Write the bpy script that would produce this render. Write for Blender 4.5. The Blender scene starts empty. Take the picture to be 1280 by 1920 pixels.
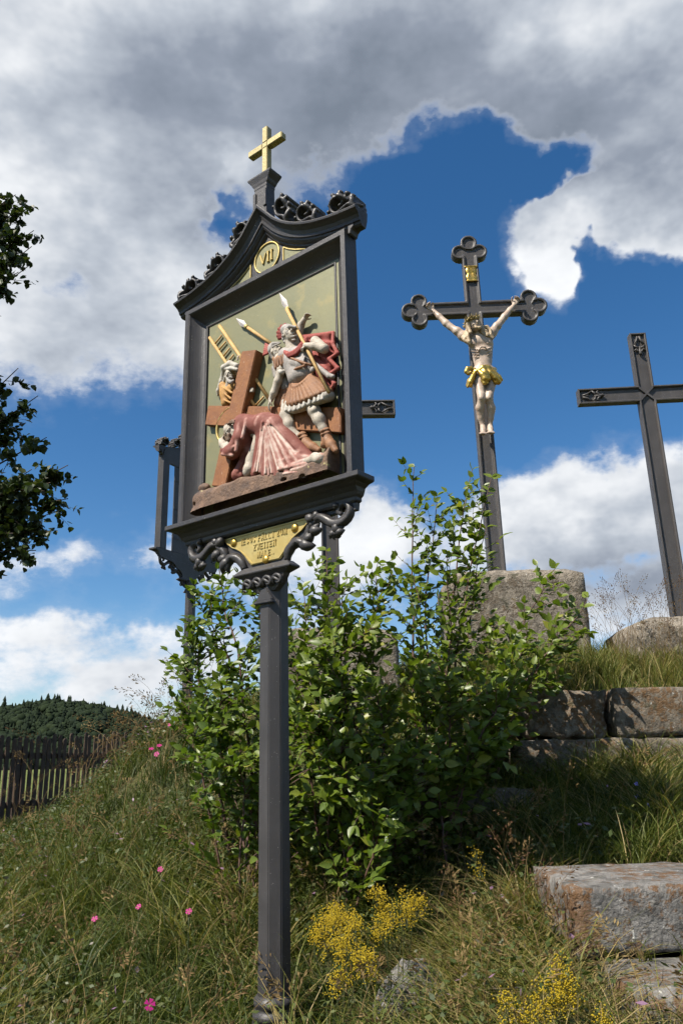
import bpy, bmesh, math, random
import numpy as np
from mathutils import Vector, Matrix, noise as mnoise

S = bpy.context.scene
C = S.collection
rng = np.random.default_rng(7)
random.seed(7)
rad = math.radians

# ------------------------------------------------------------------ camera
cam_d = bpy.data.cameras.new('camera')
cam = bpy.data.objects.new('camera', cam_d)
C.objects.link(cam)
S.camera = cam
PITCH, ROLL = 0.30607, rad(1.56)
r0 = Vector((1, 0, 0)); f0 = Vector((0, math.cos(PITCH), math.sin(PITCH))); u0 = Vector((0, -math.sin(PITCH), math.cos(PITCH)))
cr = r0 * math.cos(ROLL) - u0 * math.sin(ROLL)
cu = u0 * math.cos(ROLL) + r0 * math.sin(ROLL)
cam.matrix_world = Matrix(((cr.x, cu.x, -f0.x, 0), (cr.y, cu.y, -f0.y, 0), (cr.z, cu.z, -f0.z, 1.1), (0, 0, 0, 1)))
cam_d.sensor_fit = 'VERTICAL'
cam_d.sensor_height = 36
cam_d.lens = 1470 / 1920 * 36
cam_d.clip_start = 0.05
cam_d.clip_end = 6000
CAM = np.array([0, 0, 1.1])

# ------------------------------------------------------------------ sun
SUN_AZ_LEFT, SUN_EL = 126.0, 51.0          # degrees left of the view direction, elevation
sdir = Vector((-math.sin(rad(SUN_AZ_LEFT)) * math.cos(rad(SUN_EL)), math.cos(rad(SUN_AZ_LEFT)) * math.cos(rad(SUN_EL)), math.sin(rad(SUN_EL))))
sun_d = bpy.data.lights.new('sun', 'SUN')
sun_d.energy = 5.0
sun_d.angle = rad(0.53)
sun_d.color = (1.0, 0.93, 0.82)
sun = bpy.data.objects.new('sun', sun_d)
C.objects.link(sun)
sun.rotation_euler = sdir.to_track_quat('Z', 'Y').to_euler()
S.view_settings.view_transform = 'Standard'
S.view_settings.look = 'None'
S.view_settings.exposure = .8
S.view_settings.gamma = 1

# ------------------------------------------------------------------ sky with a broken cloud deck
W = bpy.data.worlds.new('World')
S.world = W
W.use_nodes = True
wt = W.node_tree
wt.nodes.clear()


class NB:
    """tiny node-expression builder"""
    def __init__(s, t): s.t = t
    def new(s, k, **kw):
        n = s.t.nodes.new(k)
        for a, b in kw.items(): setattr(n, a, b)
        return n
    def put(s, sock, v):
        if hasattr(v, 'is_output'): s.t.links.new(v, sock)
        else: sock.default_value = v
    def m(s, op, a, b=None, c=None, clamp=False):
        n = s.new('ShaderNodeMath', operation=op, use_clamp=clamp)
        for i, v in enumerate((a, b, c)):
            if v is not None: s.put(n.inputs[i], v)
        return n.outputs[0]
    def v(s, op, a, b=None, c=None):
        n = s.new('ShaderNodeVectorMath', operation=op)
        for i, x in enumerate((a, b, c)):
            if x is not None: s.put(n.inputs[i], x)
        return n.outputs['Value'] if op in ('DOT_PRODUCT', 'LENGTH', 'DISTANCE') else n.outputs[0]
    def xyz(s, a):
        n = s.new('ShaderNodeSeparateXYZ'); s.put(n.inputs[0], a); return n.outputs
    def comb(s, x, y, z):
        n = s.new('ShaderNodeCombineXYZ')
        for i, q in enumerate((x, y, z)): s.put(n.inputs[i], q)
        return n.outputs[0]
    def noise(s, vec, scale, detail=4, rough=.5, lac=2.0, dist=0.0, out=0):
        n = s.new('ShaderNodeTexNoise')
        if vec is not None: s.put(n.inputs['Vector'], vec)
        n.inputs['Scale'].default_value = scale; n.inputs['Detail'].default_value = detail
        n.inputs['Roughness'].default_value = rough; n.inputs['Lacunarity'].default_value = lac
        n.inputs['Distortion'].default_value = dist
        return n.outputs[out]
    def ramp(s, f, stops, interp='LINEAR'):
        n = s.new('ShaderNodeValToRGB'); s.put(n.inputs[0], f)
        e = n.color_ramp.elements; n.color_ramp.interpolation = interp
        while len(e) < len(stops): e.new(.5)
        for q, (p, c) in zip(e, stops):
            q.position = p; q.color = (*c, 1) if len(c) == 3 else c
        return n.outputs[0]
    def mix(s, f, a, b, kind='RGBA', blend='MIX'):
        n = s.new('ShaderNodeMix', data_type=kind)
        if kind == 'RGBA': n.blend_type = blend
        k = {'RGBA': (0, 6, 7, 2), 'FLOAT': (0, 2, 3, 0)}[kind]
        for i, q in zip(k[:3], (f, a, b)):
            if i in (6, 7) and isinstance(q, tuple) and len(q) == 3: q = (*q, 1)
            s.put(n.inputs[i], q)
        return n.outputs[k[3]]
    def mrange(s, x, a, b, c=0.0, d=1.0, smooth=True):
        n = s.new('ShaderNodeMapRange', interpolation_type='SMOOTHSTEP' if smooth else 'LINEAR')
        for i, q in enumerate((x, a, b, c, d)): s.put(n.inputs[i], q)
        return n.outputs[0]


nb = NB(wt)
geo = nb.new('ShaderNodeTexCoord')
dirv = nb.v('NORMALIZE', geo.outputs['Generated'])
# cloud banks, (azimuth right, elevation) in degrees of the sky, half-sizes, weight
BANKS = [        # ..., weight, and how much the bank shades itself
    ((-2.7849, 50.1506), 30, 11, .62, .62), ((21.0848, 47.2814), 17, 8, .4, .34), ((27.5713, 39.9951), 9, 6, .42, .30), ((-24.3571, 45.3273), 16, 12, .4, .16),
    ((-22.2479, 36.0523), 10, 11, .42, .14), ((-16.4404, 30.9819), 7, 5, .36, .06), ((-10.4707, 41.4411), 8, 5, .4, .26), ((-23.7064, 28.2433), 6, 4, .3, 0),
    ((-0.4725, 44.428), 6, 3.6, .4, .22), ((4.1165, 43.9636), 1.7, 1.5, .34, -.30), ((-10.619, 44.8781), 1.8, 2.0, .1, -.34), ((13.6634, 45.3487), 9, 4, .42, .30), ((25.733, 42.6497), 8, 4, .2, .24),
    ((17.3996, 33.9918), 3.5, 4.2, 1.3, -.18), ((18.4846, 30.6253), 1.6, 2.0, .5, 0), ((22.4197, 36.9323), 2.8, 2.2, 1.0, -.16), ((26.1581, 33.5356), 3.2, 2.6, .75, -.05), ((21.0743, 34.5197), 1.7, 1.7, -.95, 0), ((21.1759, 31.0207), 2.6, 1.5, -.6, 0), ((16.5445, 38.8966), 2.6, 1.3, -.7, 0),
    ((7.5226, 20.298), 5, 3.2, -.5, 0), ((16.7682, 17.5315), 5.2, 2.5, .7, .30), ((13.5077, 15.776), 4.6, 3.4, .5, .22), ((23.3368, 17.2206), 3.0, 2.6, .55, .15), ((19.6887, 14.2053), 7.0, 2.6, .62, .52), ((21.2428, 10.0158), 6.0, 1.6, .5, .2),
    ((2.6447, 17.2551), 2.4, 2.6, .55, .1), ((1.9197, 14.3616), 6, 2.2, .42, .1), ((-8.4439, 12.9554), 6, 1.8, .3, 0),
    ((-20.5187, 14.0717), 5.0, 1.0, .5, .08), ((-22.4658, 12.3224), 4.0, .9, .36, 0), ((-21.8025, 8.7751), 6.0, .9, .5, .1), ((-15.3463, 6.5494), 9.0, 1.6, .5, .12), ((-12.1642, 9.1433), 3.0, 1.0, .3, 0),
    ((7.8264, 40.1628), 5.6, 3.6, -.85, -.3), ((14.5067, 41.7523), 3.4, 2.4, -.62, 0), ((2.5078, 37.2918), 5, 5, -.6, 0), ((10.1982, 32.123), 11, 9, -.75, -.3), ((19.6932, 27.8942), 8, 4.5, -.6, 0),
    ((17.6424, 38.8738), 3.0, 1.5, -.8, 0), ((24.0234, 30.4285), 5, 1.4, -.5, 0), ((22.668, 22.267), 6, 2.6, -.5, 0), ((-9.1969, 37.7124), 1.9, 1.3, -.55, 0), ((-21.7836, 31.872), 1.6, 1.1, -.36, 0), ((-18.5349, 21.6202), 8, 5.0, -.75, -.2),
    ((-13.6597, 25.7382), 3, 2, -.25, 0), ((6.9678, 24.1882), 12, 4, -.5, 0), ((-15.263, 11.7063), 5, 1.4, -.35, 0), ((-22.5406, 16.8464), 6, 2.0, -.4, 0), ((20.6305, 39.7704), 3.4, 1.4, -.95, 0), ((23.4245, 31.4323), 4, 1.6, -.4, 0)]
AZR, ELR, NPT = (-60.0, 60.0), (-6.0, 84.0), 96


def bank_sum(g, azel, banks, rank):
    """the sum of all banks as a few products f(azimuth) * g(elevation), each factor a curve (keeps the sky cheap to shade)"""
    A_, E_ = np.meshgrid(np.linspace(*AZR, NPT), np.linspace(*ELR, NPT), indexing='ij')
    Fm = np.zeros_like(A_)
    for (a, e), ra, re, wgt in [b[:4] for b in banks]:
        q = np.clip(1 - np.hypot((A_ - a) / (2.1 * ra), (E_ - e) / (2.1 * re)), 0, 1)
        Fm += 1.15 * wgt * q * q
    Fm *= np.clip((60 - np.abs(A_)) / 14, 0, 1) * np.clip((84 - E_) / 14, 0, 1) * np.clip((E_ + 6) / 4, 0, 1)
    U_, S_, Vt = np.linalg.svd(Fm)
    x, y, _z = g.xyz(azel)
    ta = g.mrange(x, *AZR, 0, 1, False); te = g.mrange(y, *ELR, 0, 1, False)
    tot = None
    for k in range(0, rank, 3):
        fac = []
        for src, cols in ((ta, [U_[:, k + i] * math.sqrt(S_[k + i]) for i in range(3)]), (te, [Vt[k + i] * math.sqrt(S_[k + i]) for i in range(3)])):
            nd = g.new('ShaderNodeRGBCurve'); g.put(nd.inputs['Color'], src); mn, sc_ = [], []
            for i, c in enumerate(cols):
                lo_, hi_ = float(c.min()), float(c.max()); mn.append(lo_); sc_.append(max(hi_ - lo_, 1e-6))
                pts = nd.mapping.curves[i].points; v_ = (c - lo_) / sc_[-1]
                pts[0].location = (0, v_[0]); pts[1].location = (1, v_[-1])
                for j in range(1, NPT - 1): pts.new(j / (NPT - 1), float(v_[j]))
            nd.mapping.update()
            fac.append(g.v('MULTIPLY_ADD', nd.outputs[0], tuple(sc_), tuple(mn)))
        d = g.v('DOT_PRODUCT', fac[0], fac[1])
        tot = d if tot is None else g.m('ADD', tot, d)
    return tot


def az_el(v):
    x, y, z = nb.xyz(v)
    return nb.comb(nb.m('MULTIPLY', nb.m('ARCTAN2', x, y), 57.2958), nb.m('MULTIPLY', nb.m('ARCSINE', z), 57.2958), 0.0)


warp = nb.noise(dirv, 7.0, 4, .62, out=1)
dw = nb.v('MULTIPLY_ADD', nb.v('SUBTRACT', warp, (.5, .5, .5)), (.13, .13, .09), dirv)
warp_b = nb.noise(dirv, 26.0, 3, .6, out=1)
dw = nb.v('MULTIPLY_ADD', nb.v('SUBTRACT', warp_b, (.5, .5, .5)), (.05, .05, .035), dw)
banks1 = bank_sum(nb, az_el(dw), BANKS, 15)
stretch = nb.v('MULTIPLY', dirv, (1, 1, 1.7))
n1 = nb.noise(stretch, 3.4, 6, .58, 2.1)
n2 = nb.noise(stretch, 15.0, 6, .62, 2.2)
fb = nb.m('ADD', nb.m('MULTIPLY', nb.m('SUBTRACT', n1, .5), 1.35), nb.m('MULTIPLY', nb.m('SUBTRACT', n2, .5), .80))
density = nb.m('ADD', nb.m('ADD', banks1, fb), .02)
# what stands between a cloud's face and the sun: the same banks a little higher up and to the left
up = nb.v('ADD', dw, (-.030, 0.0, .055))
banks2 = bank_sum(nb, az_el(up), [(*b[:3], b[4]) for b in BANKS if b[4]], 9)
n3 = nb.noise(nb.v('ADD', stretch, (-.030, 0.0, .085)), 5.2, 4, .55, 2.1)
n4 = nb.noise(nb.v('ADD', stretch, (-.012, 0.0, .03)), 15.0, 3, .6, 2.2)
thick = nb.m('ADD', nb.m('MULTIPLY', banks2, 1.0), nb.m('ADD', nb.m('MULTIPLY', nb.m('SUBTRACT', n3, .5), 1.55), nb.m('MULTIPLY', nb.m('SUBTRACT', n4, .5), .32)))
cover = nb.mrange(density, -.06, .40)
cover = nb.m('MAXIMUM', cover, nb.mrange(density, -.26, .1, 0, .10))
shade = nb.ramp(nb.mrange(thick, -.25, .95, 0, 1, False), [(0, (.60, .61, .625)), (.25, (.50, .515, .535)), (.5, (.305, .333, .375)), (.75, (.175, .20, .245)), (1, (.12, .143, .18))])
shade = nb.mix(nb.mrange(density, -.1, .5), (.42, .445, .49), shade)          # a thin veil lets the light through
sky = nb.new('ShaderNodeTexSky', sky_type='NISHITA')
sky.sun_disc = False
sky.sun_elevation = rad(SUN_EL)
sky.sun_rotation = math.atan2(sdir.x, sdir.y)
sky.altitude = 600; sky.air_density = 1.0; sky.dust_density = .5; sky.ozone_density = 2.2
hsv = nb.new('ShaderNodeHueSaturation')
hsv.inputs['Saturation'].default_value = 1.3
nb.put(hsv.inputs['Color'], sky.outputs[0])
SKY_STRENGTH = .076
clear = nb.v('SCALE', hsv.outputs[0]); clear.node.inputs['Scale'].default_value = 1.0
cl = nb.v('SCALE', shade); cl.node.inputs['Scale'].default_value = 1.0 / SKY_STRENGTH
bg = nb.new('ShaderNodeBackground')
nb.put(bg.inputs['Color'], nb.mix(cover, clear, cl))
bg.inputs['Strength'].default_value = SKY_STRENGTH
wo = nb.new('ShaderNodeOutputWorld')
wt.links.new(bg.outputs[0], wo.inputs['Surface'])
W.cycles.sampling_method = 'MANUAL'
W.cycles.sample_map_resolution = 512

S.cycles.max_bounces = 5
S.cycles.diffuse_bounces = 2
S.cycles.glossy_bounces = 2
S.cycles.transmission_bounces = 3
S.cycles.caustics_reflective = False
S.cycles.caustics_refractive = False
S.cycles.use_adaptive_sampling = True
S.cycles.adaptive_threshold = .02
S.cycles.adaptive_min_samples = 8

# ================================================================== helpers
def tag(o, label=None, cat=None, group=None, kind=None):
    if label: o['label'] = label
    if cat: o['category'] = cat
    if group: o['group'] = group
    if kind: o['kind'] = kind
    return o


def link(name, me, mat=None, parent=None, loc=None):
    o = bpy.data.objects.new(name, me)
    C.objects.link(o)
    if mat is not None and me is not None and len(me.materials) == 0: me.materials.append(mat)
    if parent is not None: o.parent = parent
    if loc is not None: o.location = loc
    return o


def empty(name, loc=(0, 0, 0), rz=0.0):
    o = bpy.data.objects.new(name, None)
    C.objects.link(o)
    o.location = loc; o.rotation_euler = (0, 0, rz); o.empty_display_size = .1
    return o


def np_mesh(name, V, F, smooth=False, attrs=None):
    """V (n,3); F an (m,k) int array or a list of such arrays; attrs {name: (n,) or (n,3) point data}"""
    if not isinstance(F, (list, tuple)): F = [F]
    F = [np.asarray(f, np.int32) for f in F if len(f)]
    me = bpy.data.meshes.new(name)
    V = np.ascontiguousarray(V, np.float32)
    me.vertices.add(len(V)); me.vertices.foreach_set('co', V.ravel())
    nl = sum(f.size for f in F); npoly = sum(len(f) for f in F)
    me.loops.add(nl); me.polygons.add(npoly)
    me.loops.foreach_set('vertex_index', np.concatenate([f.ravel() for f in F]))
    tot = np.concatenate([np.full(len(f), f.shape[1], np.int32) for f in F])
    st = np.zeros(npoly, np.int32); st[1:] = np.cumsum(tot)[:-1]
    me.polygons.foreach_set('loop_start', st)
    if smooth: me.polygons.foreach_set('use_smooth', np.ones(npoly, bool))
    me.update(calc_edges=True)
    for k, d in (attrs or {}).items():
        d = np.asarray(d, np.float32)
        if d.ndim == 1:
            a = me.attributes.new(k, 'FLOAT', 'POINT'); a.data.foreach_set('value', d)
        else:
            a = me.attributes.new(k, 'FLOAT_COLOR', 'POINT')
            a.data.foreach_set('color', np.concatenate([d, np.ones((len(d), 1), np.float32)], 1).ravel())
    me.validate()
    return me


def bm_mesh(bm, name, smooth=False, bevel=0.0, seg=1, angle=35):
    bmesh.ops.recalc_face_normals(bm, faces=bm.faces)
    if bevel > 0:
        es = [e for e in bm.edges if len(e.link_faces) == 2 and e.calc_face_angle(0) > rad(angle)]
        bmesh.ops.bevel(bm, geom=es, offset=bevel, segments=seg, affect='EDGES', clamp_overlap=True)
    me = bpy.data.meshes.new(name)
    bm.to_mesh(me); bm.free()
    if smooth: me.polygons.foreach_set('use_smooth', np.ones(len(me.polygons), bool)); me.update()
    return me


def add_box(bm, lo, hi):
    r = bmesh.ops.create_cube(bm, size=1.0)
    for v in r['verts']:
        v.co = Vector([lo[i] + (v.co[i] + .5) * (hi[i] - lo[i]) for i in range(3)])
    return r['verts']


def uvw(p):                                # panel coordinates: u right, v up, w towards the front (local -Y)
    return Vector((p[0], -p[2], p[1]))


def prism(bm, poly, w0, w1, T=uvw):
    """extrude a polygon in (u,v) between depths w0 and w1"""
    a = [bm.verts.new(T((u, v, w0))) for u, v in poly]
    b = [bm.verts.new(T((u, v, w1))) for u, v in poly]
    n = len(poly)
    bm.faces.new(a); bm.faces.new(b[::-1])
    for i in range(n): bm.faces.new((a[i], b[i], b[(i + 1) % n], a[(i + 1) % n]))


def sweep(bm, path, prof, closed=False, T=uvw):
    """moulding: profile (offset to the left of the path, depth w) swept along a path in (u,v) with mitred corners"""
    n = len(path); rows = []
    P = [np.array(p, float) for p in path]
    for i in range(n):
        if closed: d0, d1 = P[i] - P[i - 1], P[(i + 1) % n] - P[i]
        else: d0 = P[i] - P[max(i - 1, 0)] if i else P[1] - P[0]; d1 = P[min(i + 1, n - 1)] - P[i] if i < n - 1 else P[i] - P[i - 1]
        d0 = d0 / np.linalg.norm(d0); d1 = d1 / np.linalg.norm(d1)
        n0 = np.array((-d0[1], d0[0])); n1 = np.array((-d1[1], d1[0]))
        m = n0 + n1; m = m / np.linalg.norm(m); m = m / max(.35, m @ n0)
        rows.append([bm.verts.new(T((P[i][0] + m[0] * o, P[i][1] + m[1] * o, w))) for o, w in prof])
    k = len(prof)
    for i in range(n if closed else n - 1):
        a, b = rows[i], rows[(i + 1) % n]
        for j in range(k):
            j2 = (j + 1) % k
            try: bm.faces.new((a[j], a[j2], b[j2], b[j]))
            except ValueError: pass
    if not closed:
        bm.faces.new(rows[0]); bm.faces.new(rows[-1][::-1])


def tube(pts, r, n=8, cap=True, twist=0.0, flute=0.0):
    """V, F of a tube through 3-D points with radii r; optional twisted fluting"""
    P = np.array(pts, float); m = len(P)
    R = np.full(m, r, float) if np.isscalar(r) else np.array(r, float)
    T = np.gradient(P, axis=0); T /= np.linalg.norm(T, axis=1, keepdims=True) + 1e-9
    ref = np.array((0, 0, 1.0)) if abs(T[0][2]) < .9 else np.array((1.0, 0, 0))
    V = []
    nrm = np.cross(T[0], ref); nrm /= np.linalg.norm(nrm)
    for i in range(m):
        nrm = nrm - T[i] * (nrm @ T[i]); nrm /= np.linalg.norm(nrm) + 1e-9
        b = np.cross(T[i], nrm)
        a = np.arange(n) * 2 * math.pi / n
        rr = R[i] * (1 + flute * np.cos(a * 4 + twist * i))
        V.append(P[i] + rr[:, None] * (np.cos(a)[:, None] * nrm + np.sin(a)[:, None] * b))
    V = np.concatenate(V)
    i = np.arange(m - 1)[:, None] * n; j = np.arange(n)[None]; j2 = (j + 1) % n
    F = np.stack([i + j, i + j2, i + n + j2, i + n + j], -1).reshape(-1, 4)
    Fs = [F]
    if cap: Fs += [np.arange(n)[::-1][None], ((m - 1) * n + np.arange(n))[None]]
    return V, Fs


def join(parts):
    V, F, o = [], {}, 0
    for v, fs in parts:
        V.append(v)
        for f in (fs if isinstance(fs, (list, tuple)) else [fs]):
            f = np.asarray(f)
            if len(f): F.setdefault(f.shape[1], []).append(f + o)
        o += len(v)
    return np.concatenate(V), [np.concatenate(x) for x in F.values()]


def spline(pts, n):
    """Catmull-Rom through points (any dimension), n samples"""
    P = np.array(pts, float); P = np.concatenate([[2 * P[0] - P[1]], P, [2 * P[-1] - P[-2]]])
    m = len(P) - 3; t = np.linspace(0, m - 1e-6, n); k = t.astype(int); f = (t - k)[:, None]
    a, b, c, d = P[k], P[k + 1], P[k + 2], P[k + 3]
    return .5 * (2 * b + (c - a) * f + (2 * a - 5 * b + 4 * c - d) * f ** 2 + (3 * b - a - 3 * c + d) * f ** 3)


# ------------------------------------------------------------------ sculpting: distance field + surface nets
class Sculpt:
    def __init__(s, lo, hi, h):
        s.lo = np.array(lo, float); s.h = h
        s.n = np.ceil((np.array(hi, float) - s.lo) / h).astype(int) + 1
        s.g = np.full(s.n, 1.0, np.float32)

    def win(s, lo, hi):
        a = np.clip(np.floor((np.array(lo) - s.lo) / s.h).astype(int), 0, s.n - 1)
        b = np.clip(np.ceil((np.array(hi) - s.lo) / s.h).astype(int) + 1, 1, s.n)
        if np.any(b <= a): return None, None
        ax = [s.lo[i] + s.h * np.arange(a[i], b[i]) for i in range(3)]
        X = np.stack(np.meshgrid(*ax, indexing='ij'), -1).astype(np.float32)
        return tuple(slice(a[i], b[i]) for i in range(3)), X

    def comb(s, sl, d, k, sub):
        o = s.g[sl]
        if sub: d = -d
        if k <= 0: r = np.maximum(o, d) if sub else np.minimum(o, d)
        elif sub:
            hh = np.clip(.5 - .5 * (o - d) / k, 0, 1); r = o * (1 - hh) + d * hh + k * hh * (1 - hh)
        else:
            hh = np.clip(.5 + .5 * (d - o) / k, 0, 1); r = d * (1 - hh) + o * hh - k * hh * (1 - hh)
        s.g[sl] = r

    def cone(s, a, b, ra, rb, k=.01, sub=False, flat=None):
        """tapered capsule; flat=(axis vector, factor) squashes it"""
        a = np.array(a, np.float32); b = np.array(b, np.float32); m = max(ra, rb) + 2.5 * k + 2 * s.h
        sl, X = s.win(np.minimum(a, b) - m, np.maximum(a, b) + m)
        if sl is None: return
        ab = b - a; t = np.clip(((X - a) @ ab) / max(float(ab @ ab), 1e-9), 0, 1)
        q = X - (a + t[..., None] * ab)
        if flat is not None:
            ax = np.array(flat[0], np.float32); ax /= np.linalg.norm(ax)
            q = q + (q @ ax)[..., None] * ax * (1 / flat[1] - 1)
        s.comb(sl, np.linalg.norm(q, axis=-1) - (ra + (rb - ra) * t), k, sub)

    def chain(s, pts, rs, k=.008, sub=False, flat=None):
        for i in range(len(pts) - 1): s.cone(pts[i], pts[i + 1], rs[i], rs[i + 1], k, sub, flat)

    def ell(s, c, r, k=.01, axes=None, sub=False):
        c = np.array(c, np.float32); r = np.array(r, np.float32); m = float(r.max()) + 2.5 * k + 2 * s.h
        sl, X = s.win(c - m, c + m)
        if sl is None: return
        q = X - c
        if axes is not None: q = q @ np.array(axes, np.float32).T
        k0 = np.linalg.norm(q / r, axis=-1); k1 = np.linalg.norm(q / (r * r), axis=-1) + 1e-6
        s.comb(sl, k0 * (k0 - 1) / k1, k, sub)

    def clip(s, p, nrm):
        """keep only the side nrm points away from"""
        sl, X = s.win(s.lo, s.lo + s.h * s.n)
        s.g[sl] = np.maximum(s.g[sl], (X - np.array(p, np.float32)) @ np.array(nrm, np.float32))

    def mesh(s, name, attr=None, smooth_it=0):
        g = s.g; ins = g < 0; nx, ny, nz = g.shape
        cnt = np.zeros((nx - 1, ny - 1, nz - 1), np.int8); off = [(i, j, k) for i in (0, 1) for j in (0, 1) for k in (0, 1)]
        for i, j, k in off: cnt += ins[i:nx - 1 + i, j:ny - 1 + j, k:nz - 1 + k]
        act = np.argwhere((cnt > 0) & (cnt < 8))
        idx = np.full(cnt.shape, -1, np.int32); idx[tuple(act.T)] = np.arange(len(act))
        acc = np.zeros((len(act), 3)); num = np.zeros(len(act))
        for a in off:
            for ax in range(3):
                if a[ax]: continue
                b = list(a); b[ax] = 1
                ga = g[tuple((act + a).T)].astype(float); gb = g[tuple((act + b).T)].astype(float)
                c = (ga < 0) != (gb < 0)
                t = np.where(c, ga / np.where(c, ga - gb, 1), 0)
                p = np.array(a, float)[None].repeat(len(act), 0); p[:, ax] += t
                acc += p * c[:, None]; num += c
        V = s.lo + s.h * (act + acc / num[:, None])
        Q = []
        for ax in range(3):
            o1, o2 = [i for i in range(3) if i != ax]
            sh = [slice(None)] * 3; sh[ax] = slice(0, -1); sh2 = [slice(None)] * 3; sh2[ax] = slice(1, None)
            ia, ib = ins[tuple(sh)], ins[tuple(sh2)]
            e = np.argwhere(ia != ib); e = e[(e[:, o1] > 0) & (e[:, o2] > 0) & (e[:, o1] < g.shape[o1] - 1) & (e[:, o2] < g.shape[o2] - 1)]
            if not len(e): continue
            q = []
            for da, dbb in ((1, 1), (0, 1), (0, 0), (1, 0)):
                c = e.copy(); c[:, o1] -= da; c[:, o2] -= dbb; q.append(idx[tuple(c.T)])
            q = np.stack(q, 1)
            flip = ia[tuple(e.T)] if ax != 1 else ~ia[tuple(e.T)]
            q[~flip] = q[~flip][:, ::-1]
            Q.append(q[(q >= 0).all(1)])
        Q = np.concatenate(Q)
        for _ in range(smooth_it):
            sm = np.zeros_like(V); c = np.zeros(len(V))
            for i in range(4):
                for j in (1, 3):
                    np.add.at(sm, Q[:, i], V[Q[:, (i + j) % 4]]); np.add.at(c, Q[:, i], 1)
            V = V * .5 + .5 * sm / np.maximum(c, 1)[:, None]
        at = {k: f(V) for k, f in (attr or {}).items()}
        return np_mesh(name, V, Q, True, at)


def seg_dist(V, segs):
    d = np.full(len(V), 9.0)
    for a, b in segs:
        a = np.array(a); b = np.array(b); ab = b - a
        t = np.clip(((V - a) @ ab) / max(ab @ ab, 1e-9), 0, 1)
        d = np.minimum(d, np.linalg.norm(V - (a + t[:, None] * ab), axis=1))
    return d


def unit(v): v = np.array(v, float); return v / (np.linalg.norm(v) + 1e-9)


def sculpt_head(s, c, h, fwd, up, k=.004, beard=False):
    """head of height h centred on c: skull, jaw, brow, nose, lips, sockets, ears"""
    f = unit(fwd); up = np.array(up, float); up = unit(up - f * (up @ f)); r = np.cross(f, up)
    c = np.array(c, float); ax = (r, f, up)
    P = lambda x, y, z: c + r * x * h + f * y * h + up * z * h
    s.ell(P(0, -.06, .12), (.35 * h, .43 * h, .38 * h), k, ax)
    s.ell(P(0, .08, -.14), (.27 * h, .30 * h, .36 * h), .05 * h, ax)
    s.ell(P(0, .20, -.40), (.12 * h, .12 * h, .10 * h), .06 * h, ax)
    for sx in (-1, 1):
        s.ell(P(sx * .15, .40, .055), (.10 * h, .09 * h, .065 * h), .03 * h, ax, True)
        s.ell(P(sx * .15, .305, .045), (.066 * h, .06 * h, .045 * h), .01 * h, ax)
        s.cone(P(sx * .06, .37, .12), P(sx * .24, .29, .13), .035 * h, .03 * h, .025 * h)
        s.ell(P(sx * .20, .24, -.12), (.09 * h, .08 * h, .08 * h), .05 * h, ax)
        s.ell(P(sx * .36, -.02, -.02), (.035 * h, .075 * h, .11 * h), .02 * h, ax)
    s.cone(P(0, .36, .09), P(0, .48, -.12), .035 * h, .052 * h, .025 * h)
    for sx in (-1, 1): s.ell(P(sx * .045, .42, -.135), (.04 * h, .045 * h, .035 * h), .015 * h, ax)
    s.cone(P(-.10, .335, -.235), P(.10, .335, -.235), .026 * h, .026 * h, .02 * h)
    s.cone(P(-.08, .33, -.29), P(.08, .33, -.29), .030 * h, .030 * h, .02 * h)
    s.cone(P(-.09, .385, -.262), P(.09, .385, -.262), .011 * h, .011 * h, .008 * h, True)
    return P


def sculpt_hand(s, wrist, d, palm, L, curl=.8, k=None, thumb_side=1, spread=.10):
    """hand of length L from the wrist along d, palm facing 'palm': palm, four jointed fingers, thumb"""
    d = unit(d); palm = np.array(palm, float); palm = unit(palm - d * (palm @ d)); sd = np.cross(d, palm) * thumb_side
    w = np.array(wrist, float); k = k or L * .035
    for t in (-.9, -.3, .3, .9):
        s.cone(w + d * L * .05 + sd * t * L * .11, w + d * L * .47 + sd * t * L * .19, L * .085, L * .075, L * .06)
    for i, (t, ln) in enumerate(((.95, .44), (.32, .50), (-.32, .47), (-.95, .36))):
        p = w + d * L * .46 + sd * t * L * .19; dd = unit(d + sd * t * spread); a = 0.0
        for j, fr in enumerate((.42, .32, .26)):
            a += curl * (.75, 1.0, .8)[j]
            q = p + (dd * math.cos(a) + palm * math.sin(a)) * L * ln * fr * 1.05
            s.cone(p, q, L * (.062 - .006 * j), L * (.057 - .007 * j), k); p = q
    p = w + d * L * .14 + sd * L * .17
    for j, (fr, dv) in enumerate(((.22, d * .7 + sd * .75 + palm * .3), (.18, d * .85 + sd * .3 + palm * .5 * (1 + curl)), (.14, d * .8 - sd * .2 + palm * .6 * (1 + curl)))):
        q = p + unit(dv) * L * fr; s.cone(p, q, L * (.078 - .008 * j), L * (.068 - .010 * j), L * .03); p = q


# ================================================================== materials
def material(name):
    m = bpy.data.materials.new(name); m.use_nodes = True
    t = m.node_tree; b = t.nodes['Principled BSDF']
    return m, NB(t), b


def objco(n): return n.new('ShaderNodeTexCoord').outputs['Object']


def bump(n, b, h, strength=.3, dist=.01):
    q = n.new('ShaderNodeBump'); q.inputs['Strength'].default_value = strength; q.inputs['Distance'].default_value = dist
    n.put(q.inputs['Height'], h); n.put(b.inputs['Normal'], q.outputs[0])


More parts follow.
